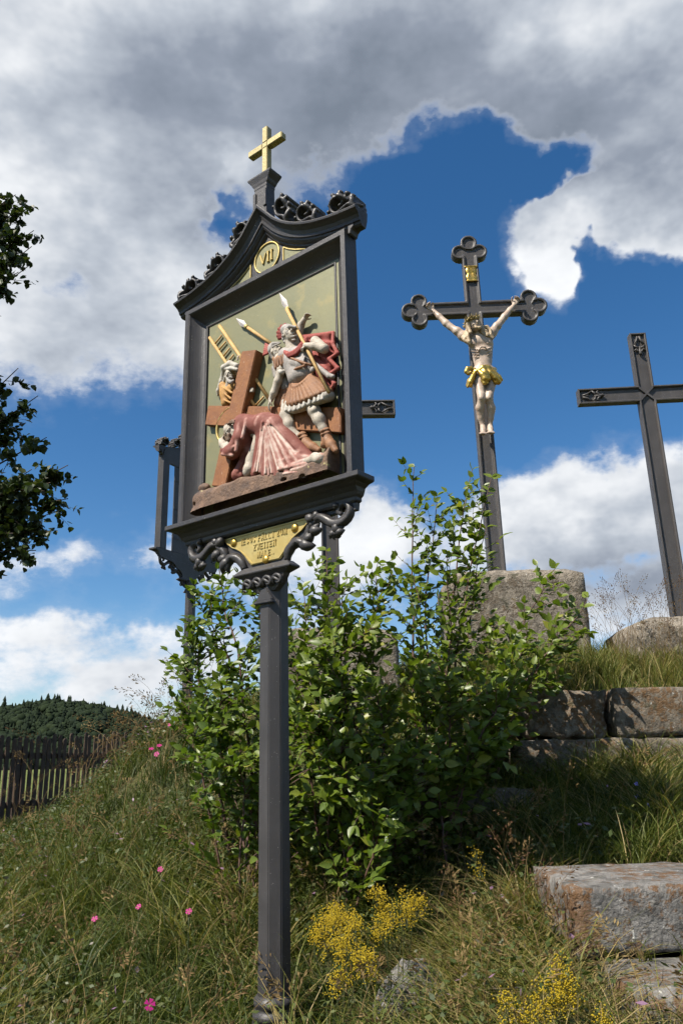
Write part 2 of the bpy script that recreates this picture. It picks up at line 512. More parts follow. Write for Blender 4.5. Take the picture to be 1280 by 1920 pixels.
def mottled(name, c1, c2, scale=12, rough=(.5, .7), bump_s=.25, bump_d=.004, fine=120, spots=None, metallic=0.0, contrast=(.35, .65), coat=0.0):
    """paint, plaster, stone: two tones in blotches, fine relief, optional speckles (colour, scale, threshold)"""
    m, n, b = material(name); co = objco(n)
    a = n.noise(co, scale, 5, .6)
    f = n.mrange(a, contrast[0], contrast[1])
    col = n.mix(f, c1, c2)
    fi = n.noise(co, fine, 4, .6)
    col = n.mix(n.m('MULTIPLY', n.mrange(fi, .3, .7), .35), col, tuple(min(1, .6 * x) for x in c1))
    for sc, ss, th in (spots or []):
        sp = n.noise(co, ss, 4, .65)
        col = n.mix(n.mrange(sp, th, th + .06), col, sc)
    n.put(b.inputs['Base Color'], col)
    n.put(b.inputs['Roughness'], n.mrange(a, .3, .7, rough[0], rough[1], False))
    b.inputs['Metallic'].default_value = metallic
    b.inputs['Coat Weight'].default_value = coat
    bump(n, b, n.m('ADD', fi, n.m('MULTIPLY', a, .6)), bump_s, bump_d)
    return m


M = {}
def iron(name, base):
    m, n, b = material(name); co = objco(n)
    big = n.noise(co, 6, 4, .6); fine = n.noise(co, 160, 3, .6); mid = n.noise(co, 38, 4, .6)
    col = n.mix(n.mrange(big, .35, .7), base, tuple(x * 1.3 for x in base))
    col = n.mix(n.mrange(n.noise(co, 55, 5, .7), .69, .74), col, (.12, .075, .045))
    col = n.mix(n.mrange(n.noise(co, 140, 2, .5), .72, .76), col, (.30, .29, .28))
    st = n.noise(n.v('MULTIPLY', co, (26, 26, 1.6)), 1.0, 4, .6)
    col = n.mix(n.m('MULTIPLY', n.mrange(st, .54, .74), .5), col, tuple(x * 1.9 for x in base))
    n.put(b.inputs['Base Color'], col)
    n.put(b.inputs['Roughness'], n.mrange(mid, .3, .7, .37, .56, False))
    b.inputs['Specular IOR Level'].default_value = .4
    vor = n.new('ShaderNodeTexVoronoi'); n.put(vor.inputs['Vector'], co); vor.inputs['Scale'].default_value = 24
    pit = n.mrange(vor.outputs['Distance'], .0, .09)
    bump(n, b, n.m('ADD', n.m('MULTIPLY', fine, .5), n.m('ADD', n.m('MULTIPLY', mid, .8), n.m('MULTIPLY', pit, .7))), .38, .003)
    return m


M['iron'] = iron('iron_paint', (.038, .0355, .036))
M['iron_cross'] = iron('iron_paint_crosses', (.052, .0475, .046))


def gold(name, c1, c2, rough, metallic=.8, bs=.3):
    m, n, b = material(name); co = objco(n)
    a = n.noise(co, 9, 5, .6); f = n.noise(co, 90, 4, .6)
    n.put(b.inputs['Base Color'], n.mix(n.mrange(a, .35, .68), c1, c2))
    n.put(b.inputs['Roughness'], n.mrange(f, .3, .7, rough - .1, rough + .1, False))
    b.inputs['Metallic'].default_value = metallic
    bump(n, b, n.m('ADD', f, a), bs, .003)
    return m


M['gold'] = gold('gold_leaf', (.60, .41, .11), (.46, .29, .06), .36, .85)
M['gold_plaque'] = gold('gold_plaque', (.50, .39, .15), (.42, .31, .10), .5, .5)
M['gold_cross'] = gold('gold_weathered', (.34, .285, .13), (.29, .24, .115), .55, .4)
m, n, b = material('aged_gold_ground'); co = objco(n)
a = n.noise(co, 5, 6, .62); f = n.noise(co, 60, 5, .65)
col = n.mix(n.mrange(a, .30, .74), (.175, .175, .10), (.205, .195, .10))
col = n.mix(n.mrange(n.noise(co, 11, 5, .6), .56, .68), col, (.235, .21, .10))
col = n.mix(n.mrange(f, .66, .74), col, (.36, .31, .17))
n.put(b.inputs['Base Color'], col); b.inputs['Roughness'].default_value = .46; b.inputs['Metallic'].default_value = .25
bump(n, b, n.m('ADD', f, a), .2, .003)
M['ground_gold'] = m
M['skin_relief'] = mottled('cast_skin_paint', (.36, .31, .25), (.47, .42, .35), 22, (.64, .82), .45, .003, 110, [((.24, .18, .13), 45, .60), ((.40, .22, .17), 18, .64)])
M['cloth_white'] = mottled('white_cloth_paint', (.42, .385, .33), (.52, .485, .43), 24, (.66, .84), .45, .003, 110, [((.30, .25, .20), 45, .60)])
M['beam_wood'] = mottled('painted_timber', (.19, .068, .020), (.255, .105, .036), 18, (.64, .82), .5, .003, 90, [((.36, .22, .14), 70, .64)])
M['ladder_wood'] = mottled('ochre_timber', (.42, .25, .085), (.55, .36, .14), 25, (.6, .78), .3, .002, 110)
M['leather'] = mottled('brown_leather_paint', (.19, .085, .036), (.28, .135, .064), 26, (.6, .78), .35, .002, 120, [((.45, .31, .2), 70, .66)])
M['armour'] = mottled('grey_armour_paint', (.25, .225, .205), (.36, .325, .30), 26, (.6, .78), .5, .003, 130, [((.42, .29, .12), 60, .66)])
M['orange_robe'] = mottled('ochre_robe_paint', (.34, .17, .045), (.45, .25, .075), 24, (.64, .82), .3, .002, 120)
M['blade'] = mottled('spear_blade_paint', (.42, .39, .38), (.52, .48, .46), 40, (.5, .65), .2, .002, 140)
M['gilt_edge'] = M['gold_plaque']
M['hair_relief'] = mottled('relief_hair_paint', (.12, .075, .05), (.22, .15, .10), 40, (.66, .84), .5, .004, 120)
M['hair_grey'] = mottled('relief_grey_paint', (.28, .255, .23), (.42, .39, .36), 40, (.66, .84), .5, .004, 120)
M['rock_relief'] = mottled('relief_rock_paint', (.085, .050, .034), (.19, .115, .075), 16, (.7, .88), .7, .008, 70, [((.32, .27, .12), 14, .62)])


def worn_cloth(name, deep, mid, pale):
    """painted cloth whose paint has worn to plaster along the ridges of the folds (attribute 'wear')"""
    m, n, b = material(name); co = objco(n)
    at = n.new('ShaderNodeAttribute', attribute_name='wear').outputs['Fac']
    f = n.m('ADD', at, n.m('MULTIPLY', n.m('SUBTRACT', n.noise(co, 30, 5, .6), .5), 1.1))
    n.put(b.inputs['Base Color'], n.ramp(f, [(0, deep), (.45, mid), (.8, pale)]))
    b.inputs['Roughness'].default_value = .76; b.inputs['Specular IOR Level'].default_value = .3
    bump(n, b, n.noise(co, 90, 5, .65), .5, .003)
    return m


M['robe'] = worn_cloth('worn_pink_robe', (.17, .055, .042), (.33, .165, .135), (.52, .41, .35))
M['cloak'] = worn_cloth('worn_red_cloak', (.17, .032, .026), (.30, .075, .062), (.46, .24, .20))
M['skin'] = mottled('corpus_paint', (.40, .30, .23), (.50, .395, .31), 9, (.38, .55), .2, .003, 90, [((.40, .19, .14), 13, .66), ((.30, .22, .17), 70, .68)])
M['hair'] = mottled('corpus_hair', (.34, .25, .15), (.46, .35, .22), 25, (.45, .65), .4, .004, 90)
M['crown'] = gold('thorn_gilding', (.36, .27, .11), (.22, .17, .07), .42, .5)

# ================================================================== terrain
TP = np.array([
    (0, -2, .05), (0, 0, .05), (-1, 1.4, .10), (.8, 1.2, .08), (-.3, 2.2, .10), (-.29, 3.19, .12), (-1.2, 2.6, .14), (-2.2, 3.2, .18), (-3.5, 2.5, .18), (-3.2, 5.0, .22), (-4.5, 7, .28),
    (-4.3, 11, .40), (-2.8, 12, .40), (-6, 9, .32), (-8, 14, .35), (-3, 8.2, .42), (-3.1, 6.6, .36), (-2.6, 6.4, .42), (-2.2, 6.5, .66), (-1.85, 6.5, .98), (-1.5, 6.8, 1.32), (-1.7, 8.6, 1.42),
    (-2.5, 9.4, .9), (-1.35, 5.4, .70), (-1.1, 4.5, .42), (-.6, 3.9, .28), (-.6, 5.2, .82), (-.1, 4.3, .52), (.3, 3.4, .26), (.5, 2.7, .24), (.55, 2.0, .16), (.5, 3.7, .46), (.3, 4.8, .84), (.72, 4.0, .62),
    (-.3, 6.0, 1.32), (-.1, 6.6, 1.55), (.5, 5.4, 1.10), (.95, 4.5, .82), (1.4, 4.2, .80), (1.1, 3.75, .66), (2.0, 4.2, .80), (2.6, 4.2, .82), (1.2, 5.45, 1.46), (1.9, 5.45, 1.46), (2.8, 5.45, 1.46),
    (1.4, 6.2, 1.76), (1.4, 7.4, 1.9), (2.8, 6.2, 1.72), (2.8, 7.4, 1.8), (4.2, 6, 1.6), (4.2, 4.5, 1.2), (3.6, 3, .7), (2.2, 2.6, .42), (2.0, 1.5, .2), (0, 9, 1.75), (2, 9.5, 1.75), (0, 12, 1.2), (3, 12, 1.2),
    (5, 9, 1.4), (6, 13, .8), (0, 15, .6), (-4, 15, .4), (7, 4, .8), (5, 0, .2), (-5, 0, .12), (-9, 4, .2), (9, 9, .5), (8, -4, .1), (-8, -4, .1), (0, -6, .05), (0, 20, .35), (10, 18, .35), (-10, 18, .35)])
def _ker(d2): return np.sqrt(d2 + .12)
_K = _ker(((TP[:, None, :2] - TP[None, :, :2]) ** 2).sum(-1)) - 1e-3 * 0 + np.eye(len(TP)) * -.004
_wt = np.linalg.solve(_K, TP[:, 2] - .3)


def ground_z(x, y):
    x = np.asarray(x, float); y = np.asarray(y, float); sh = x.shape
    x = x.ravel(); y = y.ravel(); out = np.empty(len(x))
    for i in range(0, len(x), 40000):
        q = np.stack([x[i:i + 40000], y[i:i + 40000]], 1)
        z = .3 + _ker(((q[:, None] - TP[None, :, :2]) ** 2).sum(-1)) @ _wt
        r = np.hypot(q[:, 0], q[:, 1] - 6); f = np.clip((r - 10) / 12, 0, 1); f = f * f * (3 - 2 * f)
        out[i:i + 40000] = z * (1 - f) + .3 * f
    out += .025 * np.sin(x * 3.1 + np.sin(y * 2.3)) * np.sin(y * 2.7 + .6) + .012 * np.sin(x * 9.7 + y * 3) * np.sin(y * 8.3 - x)
    # the stairway's bed is cut into the slope
    st = (x > .80) & (x < 2.9)
    out = np.where(st & (y > 2.3) & (y < 3.5), np.minimum(out, .30), out)
    out = np.where(st & (x > .98) & (y > 4.66) & (y < 5.2), np.minimum(out, .80), out)
    return out.reshape(sh)


tx = .8 * np.sinh(np.linspace(-8.9, 8.9, 210)) + .2
ty = .8 * np.sinh(np.linspace(-8.4, 8.9, 210)) + 4.5
GX, GY = np.meshgrid(tx, ty, indexing='ij')
GZ = ground_z(GX, GY)
ii = np.arange(209)[:, None] * 210 + np.arange(209)[None]
GF = np.stack([ii, ii + 210, ii + 211, ii + 1], -1).reshape(-1, 4)
m, n, b = material('soil_and_turf'); co = objco(n)
a = n.noise(co, 1.3, 6, .6); f = n.noise(co, 14, 5, .65)
col = n.mix(n.mrange(a, .38, .62), (.040, .044, .015), (.080, .070, .028))
col = n.mix(n.mrange(f, .5, .7), col, (.075, .062, .032))
col = n.mix(n.mrange(n.v('LENGTH', co), 14, 40), col, (.11, .13, .036))
n.put(b.inputs['Base Color'], col); b.inputs['Roughness'].default_value = .95; b.inputs['Specular IOR Level'].default_value = .15
bump(n, b, f, .8, .03)
M['soil'] = m
tag(link('ground', np_mesh('ground', np.stack([GX, GY, GZ], -1).reshape(-1, 3), GF, True), M['soil']), kind='structure')

# ------------------------------------------------------------------ far wooded hills
def hill_z(x, y):
    t = np.clip((y - 520) / 380, 0, 1); t = t * t * (3 - 2 * t)
    h = 66 + 9 * np.sin(x / 95 + .6) + 5 * np.sin(x / 41 + 2) + 3 * np.sin(x / 19)
    f = np.clip((-np.degrees(np.arctan2(x, y)) - 10) / 9, 0, 1); h = h * (.45 + .55 * f * f * (3 - 2 * f))
    return -1 + h * t + 4 * np.sin(x / 60 + y / 80) * t
hx = np.linspace(-900, 900, 90); hy = np.linspace(510, 1300, 40)
HX, HY = np.meshgrid(hx, hy, indexing='ij'); HZ = hill_z(HX, HY)
ii = np.arange(89)[:, None] * 40 + np.arange(39)[None]
M['hill'] = mottled('hill_floor', (.02, .03, .012), (.03, .04, .015), .05, (.9, 1), .1, .1, 1)
tag(link('hill', np_mesh('hill', np.stack([HX, HY, HZ], -1).reshape(-1, 3), np.stack([ii, ii + 40, ii + 41, ii + 1], -1).reshape(-1, 4), True), M['hill']), kind='structure')


def far_tree(kind, r):
    if kind == 0:                       # spruce: stacked ragged skirts
        V, F = [], []
        for L in range(5):
            z0 = .12 + .17 * L; rr = .24 * (1 - L / 5.6); a = np.arange(8) * math.pi / 4 + r.random()
            o = len(V)
            for q in a: k = r.uniform(.7, 1.15); V.append((rr * k * math.cos(q), rr * k * math.sin(q), z0 + r.uniform(-.03, .02)))
            V.append((0, 0, z0 + .27))
            F += [(o + i, o + (i + 1) % 8, o + 8) for i in range(8)]
        return np.array(V), np.array(F)
    bm = bmesh.new(); bmesh.ops.create_icosphere(bm, subdivisions=2, radius=1)
    for v in bm.verts:
        v.co *= 1 + .35 * (mnoise.noise(v.co * 2.2 + Vector((r.random() * 9, 0, 0)))) + r.uniform(-.08, .08)
        v.co = Vector((v.co.x * .36, v.co.y * .36, .52 + v.co.z * .45))
    V = np.array([v.co[:] for v in bm.verts]); F = np.array([[v.index for v in f.verts] for f in bm.faces]); bm.free()
    return V, F


rr = np.random.default_rng(3)
protos = [far_tree(0, random) for _ in range(5)] + [far_tree(1, random) for _ in range(5)]
parts, tones = [], []
N = 9000
az = rr.uniform(-.78, .10, N); Dd = rr.uniform(540, 960, N) ; px = Dd * np.sin(az); py = Dd * np.cos(az)
pz = hill_z(px, py)
low = rr.random(N) < np.clip((760 - Dd) / 160, .62, .92)
for i in range(N):
    k = rr.integers(5) + (5 if low[i] else 0); v, f = protos[k]
    hgt = rr.gamma(12, .85) if not low[i] else rr.uniform(6, 11); a = rr.uniform(0, 6.28); c, s_ = math.cos(a), math.sin(a)
    wd = hgt * rr.uniform(.9, 1.5) * (1.25 if not low[i] else 1.1)
    q = np.stack([(v[:, 0] * c - v[:, 1] * s_) * wd, (v[:, 0] * s_ + v[:, 1] * c) * wd, v[:, 2] * hgt], 1) + (px[i], py[i], pz[i] - 1)
    parts.append((q, f)); tones.append(np.full(len(q), rr.random() * .5 + (.2 if low[i] else 0)))
V, F = join(parts)
m, n, b = material('far_foliage')
at = n.new('ShaderNodeAttribute', attribute_name='tone').outputs['Fac']
n.put(b.inputs['Base Color'], n.ramp(at, [(0, (.008, .014, .008)), (.6, (.015, .024, .010)), (1, (.028, .038, .013))])); b.inputs['Roughness'].default_value = .9
b.inputs['Specular IOR Level'].default_value = .1
M['far_foliage'] = m
tag(link('far_wood', np_mesh('far_wood', V, F, False, {'tone': np.concatenate(tones)}), m), 'dark green wood covering the distant hills behind the fence', 'wood', kind='stuff')

# ================================================================== stone
def stone_mat(name, c1, c2, lichen, moss=None, amount=.56):
    m, n, b = material(name); co = objco(n)
    big = n.noise(co, 3.2, 6, .62); mid = n.noise(co, 17, 6, .66); fine = n.noise(co, 95, 4, .65)
    col = n.mix(n.mrange(big, .36, .64), c1, c2)
    col = n.mix(n.m('MULTIPLY', n.mrange(mid, .42, .62), .6), col, tuple(.38 * x for x in c1))
    lf = n.m('ADD', n.m('MULTIPLY', n.noise(co, 4.5, 5, .6), .45), n.m('MULTIPLY', n.noise(co, 42, 6, .75), .55))
    nz = n.m('ABSOLUTE', n.xyz(n.new('ShaderNodeNewGeometry').outputs['True Normal'])[2])
    lf = n.m('ADD', lf, n.m('MULTIPLY', n.m('SUBTRACT', .5, nz), .035))          # crusts grow on the upright faces
    col = n.mix(n.m('MULTIPLY', n.mrange(n.noise(co, 24, 6, .75), .50, .60), .55), col, tuple(.30 * x for x in c1))
    col = n.mix(n.m('MULTIPLY', n.mrange(lf, amount, amount + .06), .72), col, lichen)
    col = n.mix(n.mrange(n.noise(co, 30, 4, .6), .66, .70), col, (.44, .43, .39))
    if moss: col = n.mix(n.m('MULTIPLY', n.mrange(n.noise(co, 8, 5, .65), .56, .66), .8), col, moss)
    n.put(b.inputs['Base Color'], col); b.inputs['Roughness'].default_value = .9; b.inputs['Specular IOR Level'].default_value = .2
    bump(n, b, n.m('ADD', n.m('MULTIPLY', mid, 1.0), n.m('MULTIPLY', fine, .45)), .9, .02)
    return m


M['step_stone'] = stone_mat('step_stone', (.16, .153, .142), (.24, .23, .215), (.125, .055, .012), None, .49)
M['course_stone'] = stone_mat('course_stone', (.16, .135, .105), (.23, .20, .16), (.13, .065, .022), (.07, .062, .036), .50)
M['plinth_stone'] = stone_mat('plinth_stone', (.22, .19, .15), (.30, .26, .21), (.10, .075, .05), (.075, .07, .045), .52)


def stone_block(name, lo, hi, mat, label, cat, cuts=(14, 8, 5), rough=.012, seed=0, group=None, top=None, chips=1.0):
    """hewn block: fine box grid, worn edges, knocked-off corners; top = (inset, height) gives a weathered sloping cap"""
    lo = np.array(lo, float); hi = np.array(hi, float); c = (lo + hi) / 2; c[2] = lo[2]
    bm = bmesh.new(); nx, ny, nz = cuts
    g = {}
    def vert(i, j, k):
        if (i, j, k) not in g: g[(i, j, k)] = bm.verts.new(((lo[0] + (hi[0] - lo[0]) * i / nx) - c[0], (lo[1] + (hi[1] - lo[1]) * j / ny) - c[1], (hi[2] - lo[2]) * k / nz))
        return g[(i, j, k)]
    for k in (0, nz):
        for i in range(nx):
            for j in range(ny): bm.faces.new([vert(*q) for q in ((i, j, k), (i + 1, j, k), (i + 1, j + 1, k), (i, j + 1, k))])
    for j in (0, ny):
        for i in range(nx):
            for k in range(nz): bm.faces.new([vert(*q) for q in ((i, j, k), (i + 1, j, k), (i + 1, j, k + 1), (i, j, k + 1))])
    for i in (0, nx):
        for j in range(ny):
            for k in range(nz): bm.faces.new([vert(*q) for q in ((i, j, k), (i, j + 1, k), (i, j + 1, k + 1), (i, j, k + 1))])
    hx, hy, hz = (hi - lo) / 2; o = Vector((seed * 7.3, seed * 3.1, 0))
    for (i, j, k), v in g.items():
        p = v.co.copy()
        if top:
            t = max(0, (p.z - (2 * hz - top[1])) / top[1]); v.co.x *= 1 - t * top[0] / hx; v.co.y *= 1 - t * top[0] / hy
        e = sum((i in (0, nx), j in (0, ny), k in (0, nz)))
        nn = mnoise.noise(p * 2.6 + o) * .9 + mnoise.noise(p * 7 + o) * .8 + mnoise.noise(p * 19 + o) * .5
        d = Vector((math.copysign(1, p.x) * (i in (0, nx)), math.copysign(1, p.y) * (j in (0, ny)), (1 if k == nz else -1) * (k in (0, nz))))
        v.co += d * nn * rough * (.45 if k == nz and e == 1 else 1.0)
        if e >= 2:
            ch = max(0, mnoise.noise(p * 5 + o * 2) + .25) * .022 * chips + .003
            v.co -= d.normalized() * ch
    me = bm_mesh(bm, name)
    ob = link(name, me, mat, None, c)
    me.polygons.foreach_set('use_smooth', np.ones(len(me.polygons), bool))
    return tag(ob, label, cat, group)


STEPS = 'stone steps up the mound'
stone_block('stone_step', (.80, 2.52, -.05), (2.45, 2.98, .447), M['step_stone'], 'lowest grey stone step at the bottom right corner, with a yellow lichen corner', 'step', (34, 10, 10), .012, 1, STEPS)
stone_block('stone_step', (.735, 2.90, .451), (2.5, 3.50, .672), M['step_stone'], 'big grey stone step spotted with orange lichen above the lowest step', 'step', (36, 13, 8), .012, 2, STEPS)
stone_block('stone_step', (.97, 4.70, .62), (2.6, 5.12, .906), M['course_stone'], 'thin ledge stone almost buried in grass below the wall of two courses', 'step', (26, 8, 5), .012, 3, STEPS)
stone_block('stone_step', (.96, 4.78, .909), (2.75, 5.22, 1.180), M['course_stone'], 'long weathered stone course directly under the upper wall blocks', 'step', (36, 9, 7), .016, 4, STEPS)
stone_block('stone_step', (1.585, 4.80, 1.184), (2.8, 5.40, 1.468), M['course_stone'], 'thick pale stone block at the right end of the top course', 'step', (26, 11, 8), .014, 5, STEPS)
stone_block('stone_step', (1.08, 4.88, 1.184), (1.565, 5.35, 1.462), M['course_stone'], 'broken brown stone block at the left end of the top course', 'step', (20, 12, 12), .034, 6, STEPS, None, 1.8)
stone_block('field_stone', (0.2502, 4.35, 0.8799)[:2] + (.56,), (1.02, 4.72, .93), M['course_stone'], 'half hidden brown stone in the dark grass right of the shrub', 'stone', (12, 8, 8), .03, 8, None, (.05, .1))
stone_block('field_stone', (.07, 3.02, .05), (.36, 3.32, .40), M['step_stone'], 'pale lichen covered stone behind the yellow flowers', 'stone', (12, 10, 8), .035, 9, None, (.09, .12), 2)
stone_block('stone_plinth', (.90, 6.58, 1.55), (2.06, 7.45, 2.645), M['plinth_stone'], 'tall weathered stone plinth carrying the crucifix', 'plinth', (18, 12, 16), .007, 11, 'plinths of the three crosses', (.12, .06), .5)
stone_block('stone_plinth', (2.28, 6.18, 1.45), (3.4, 6.95, 2.155), M['plinth_stone'], 'low stone plinth of the plain cross at the right edge', 'plinth', (18, 12, 12), .010, 12, 'plinths of the three crosses', (.24, .085), .5)
stone_block('stone_plinth', (-.62, 6.16, 1.25), (.42, 6.92, 2.125), M['plinth_stone'], 'stone plinth of the far left cross, mostly hidden behind the shrub', 'plinth', (18, 12, 12), .010, 13, 'plinths of the three crosses', (.16, .09), .5)

# ================================================================== stations of the cross (cast iron frames on posts)
FZ = 2.037                                   # foot of the frame above the post's base


def L3(p, w=None):                           # (u, v above the frame's foot[, w]) -> local xyz
    if w is None: u, v, w = p
    else: u, v = p[:2]
    return np.array((u, -w, v + FZ))


def TF(p): return Vector((p[0], -p[2], p[1] + FZ))


def gable(u): return 1.165 + .335 * math.exp(-abs(u) / .19)


def crocket_mesh(seed):
    """curled leaf crocket, cast: a thick leaf rolled into a scroll with a hollow eye, square knobs on its back"""
    s = Sculpt((-.085, -.052, -.03), (.085, .052, .10), .0034)
    P = spline([(.066, .002), (.044, .012), (.014, .006), (-.020, .006), (-.046, .022), (-.050, .048), (-.030, .066), (-.006, .060), (.0, .044), (-.014, .036)], 30)
    for i, (x, z) in enumerate(P):
        t = i / 29; w_ = .040 * (1 - .2 * t) * (.8 + .2 * math.sin(t * 12)); s.cone((x, -w_, z), (x, w_, z), .0072 - .002 * t, .0072 - .002 * t, .003)
    Q_ = spline([(.060, .004), (.056, .028), (.036, .046), (.012, .056), (-.010, .066)], 14)
    for i, (x, z) in enumerate(Q_):
        w_ = .030 + .008 * math.sin(i * .6); s.cone((x, -w_, z), (x, w_, z), .009, .009, .004)
    s.ell((-.024, -.038, .042), (.016, .014, .014), .006, None, True); s.ell((.028, -.036, .024), (.022, .012, .009), .006, None, True)
    s.ell((-.024, .038, .042), (.016, .014, .014), .006, None, True)
    for x, z, a in ((.056, .042, -.6), (.030, .062, -.3), (-.004, .078, .0), (-.036, .076, .3)):
        s.cone((x, -.034, z), (x, .034, z), .0085, .0085, .003); s.cone((x - .006, -.036, z + .004), (x + .008, -.030, z), .005, .005, .003)
    for x, z in ((-.062, .024), (-.060, .050), (.068, .010)): s.cone((x, -.022, z), (x - .010 * (1 if x < 0 else -1), .0, z + .004), .007, .006, .004)
    return s.mesh('crocket', None, 1)


def rolled_leaf(path, r, knobs, n=22):
    """scrolled stem in (u,v) at depth w with swelling leaf lobes: list of (u,v,w), radii, lobes (u,v,w,r,dir)"""
    P = spline(path, n); R = np.interp(np.linspace(0, 1, n), np.linspace(0, 1, len(r)), r)
    parts = [tube([L3(p) for p in P], R * 1.12, 10, True, .5, .20)]
    for (u, v, w, s, dx, dy) in knobs:
        q = [(u, v, w), (u + dx * s, v + dy * s, w + .012), (u + dx * s * 1.9 - dy * s * .5, v + dy * s * 1.9 + dx * s * .5, w + .004)]
        parts.append(tube([L3(p) for p in spline(q, 7)], np.array((.55, .85, .95, .85, .7, .45, .12)) * s * .92, 7))
        q = [(u, v, w), (u + dx * s * .8 - dy * s * .5, v + dy * s * .8 + dx * s * .5, w + .01), (u + dx * s - dy * s * 1.2, v + dy * s + dx * s * 1.2, w)]
        parts.append(tube([L3(p) for p in spline(q, 6)], np.array((.5, .7, .7, .6, .4, .1)) * s * .8, 6))
    return parts


CROCKET = crocket_mesh(1)
ARC_L = [(0.0, gable(0) - .02)] + [(-u, gable(u)) for u in np.linspace(.105, .575, 15)]


def text_mesh(body, size, depth):
    cu_ = bpy.data.curves.new('lettering', 'FONT')
    cu_.body = body; cu_.size = size; cu_.align_x = 'CENTER'; cu_.align_y = 'CENTER'; cu_.extrude = depth; cu_.resolution_u = 3; cu_.offset = size * .014
    o = bpy.data.objects.new('lettering_tmp', cu_); C.objects.link(o)
    dg = bpy.context.evaluated_depsgraph_get()
    me = bpy.data.meshes.new_from_object(o.evaluated_get(dg))
    bpy.data.objects.remove(o); bpy.data.curves.remove(cu_)
    return me


def serif_text(rows, name='lettering'):
    """raised letters from stroke capitals with serifs; rows of (text, u centre, v, height, advance)"""
    G = {'I': [((.5, 0), (.5, 1))], 'E': [((.15, 0), (.15, 1)), ((.15, 1), (.85, 1)), ((.15, .5), (.7, .5)), ((.15, 0), (.85, 0))],
         'S': [((.85, .85), (.5, 1)), ((.5, 1), (.15, .8)), ((.15, .8), (.8, .25)), ((.8, .25), (.5, 0)), ((.5, 0), (.15, .15))],
         'U': [((.12, 1), (.12, .25)), ((.12, .25), (.5, 0)), ((.5, 0), (.88, .25)), ((.88, .25), (.88, 1))],
         'F': [((.15, 0), (.15, 1)), ((.15, 1), (.85, 1)), ((.15, .52), (.7, .52))], 'A': [((.05, 0), (.5, 1)), ((.5, 1), (.95, 0)), ((.22, .36), (.78, .36))],
         'L': [((.18, 0), (.18, 1)), ((.18, 0), (.88, 0))], 'T': [((.5, 0), (.5, 1)), ((.05, 1), (.95, 1))], 'Z': [((.1, 1), (.9, 1)), ((.9, 1), (.1, 0)), ((.1, 0), (.9, 0))],
         'M': [((.08, 0), (.12, 1)), ((.12, 1), (.5, .15)), ((.5, .15), (.88, 1)), ((.88, 1), (.92, 0))], 'W': [((0, 1), (.25, 0)), ((.25, 0), (.5, .9)), ((.5, .9), (.75, 0)), ((.75, 0), (1, 1))],
         'N': [((.12, 0), (.12, 1)), ((.12, 1), (.88, 0)), ((.88, 0), (.88, 1))], 'V': [((.05, 1), (.5, 0)), ((.5, 0), (.95, 1))], '.': [((.4, .02), (.5, .02))],
         'R': [((.15, 0), (.15, 1)), ((.15, 1), (.7, 1)), ((.7, 1), (.85, .75)), ((.85, .75), (.7, .5)), ((.7, .5), (.15, .5)), ((.45, .5), (.88, 0))]}
    SER = {'I': ((.5, 0), (.5, 1)), 'E': ((.15, 0), (.15, 1)), 'F': ((.15, 0), (.15, 1)), 'L': ((.18, 1),), 'T': ((.5, 0),), 'N': ((.12, 0), (.12, 1), (.88, 1)), 'M': ((.08, 0), (.92, 0)), 'U': ((.12, 1), (.88, 1)), 'V': ((.05, 1), (.95, 1)), 'A': ((.05, 0), (.95, 0)), 'W': ((0, 1), (1, 1)), 'R': ((.15, 0), (.15, 1))}
    bm = bmesh.new()
    def stroke(a, b, w0, w1, th, sk):
        a = np.array(a, float); b = np.array(b, float); d = b - a; ln = np.linalg.norm(d) or 1; d = d / ln; nn = np.array((-d[1], d[0])) * th / 2; a = a - d * th * .35; b = b + d * th * .35
        prism(bm, [tuple(a - nn), tuple(b - nn), tuple(b + nn), tuple(a + nn)], w0, w1 + sk * .0002, TF)
    for text, uc, v0, hh, adv, w in rows:
        wid = sum((.55 if ch == 'I' else .5 if ch in ' .' else 1.0) for ch in text) * adv; x = uc - wid / 2
        for ci, ch in enumerate(text):
            cw = (.55 if ch == 'I' else .5 if ch in ' .' else 1.0) * adv; k = ch.replace('Ä', 'A'); gw = adv * .74
            for si, (p, q) in enumerate(G.get(k, [])):
                ox = x + cw / 2 - gw / 2
                stroke((ox + p[0] * gw, v0 + p[1] * hh), (ox + q[0] * gw, v0 + q[1] * hh), w, w + .0032, hh * .13, si)
            for si, (sx_, sy_) in enumerate(SER.get(k, ())):
                ox = x + cw / 2 - gw / 2 + sx_ * gw
                stroke((ox - gw * .2, v0 + sy_ * hh), (ox + gw * .2, v0 + sy_ * hh), w, w + .0048, hh * .09, si)
            if ch == 'Ä':
                for q in (.3, .7): ox = x + cw / 2 - gw / 2 + q * gw; stroke((ox, v0 + 1.2 * hh), (ox + .001, v0 + 1.2 * hh), w, w + .0045, hh * .16, 0)
            x += cw
    return bm_mesh(bm, name)


def ring(bm, c, r0_, r1_, w0, w1, n=28, e=1.0, T=TF):
    rows = []
    for i in range(n):
        a = i * 2 * math.pi / n; ca, sa = math.cos(a), math.sin(a)
        rows.append([bm.verts.new(T((c[0] + rr_ * ca, c[1] + rr_ * sa * e, w_))) for rr_, w_ in ((r0_, w0), (r0_, w1), (r1_, w1), (r1_, w0))])
    for i in range(n):
        a, b_ = rows[i], rows[(i + 1) % n]
        for j in range(4): bm.faces.new((a[j], a[(j + 1) % 4], b_[(j + 1) % 4], b_[j]))


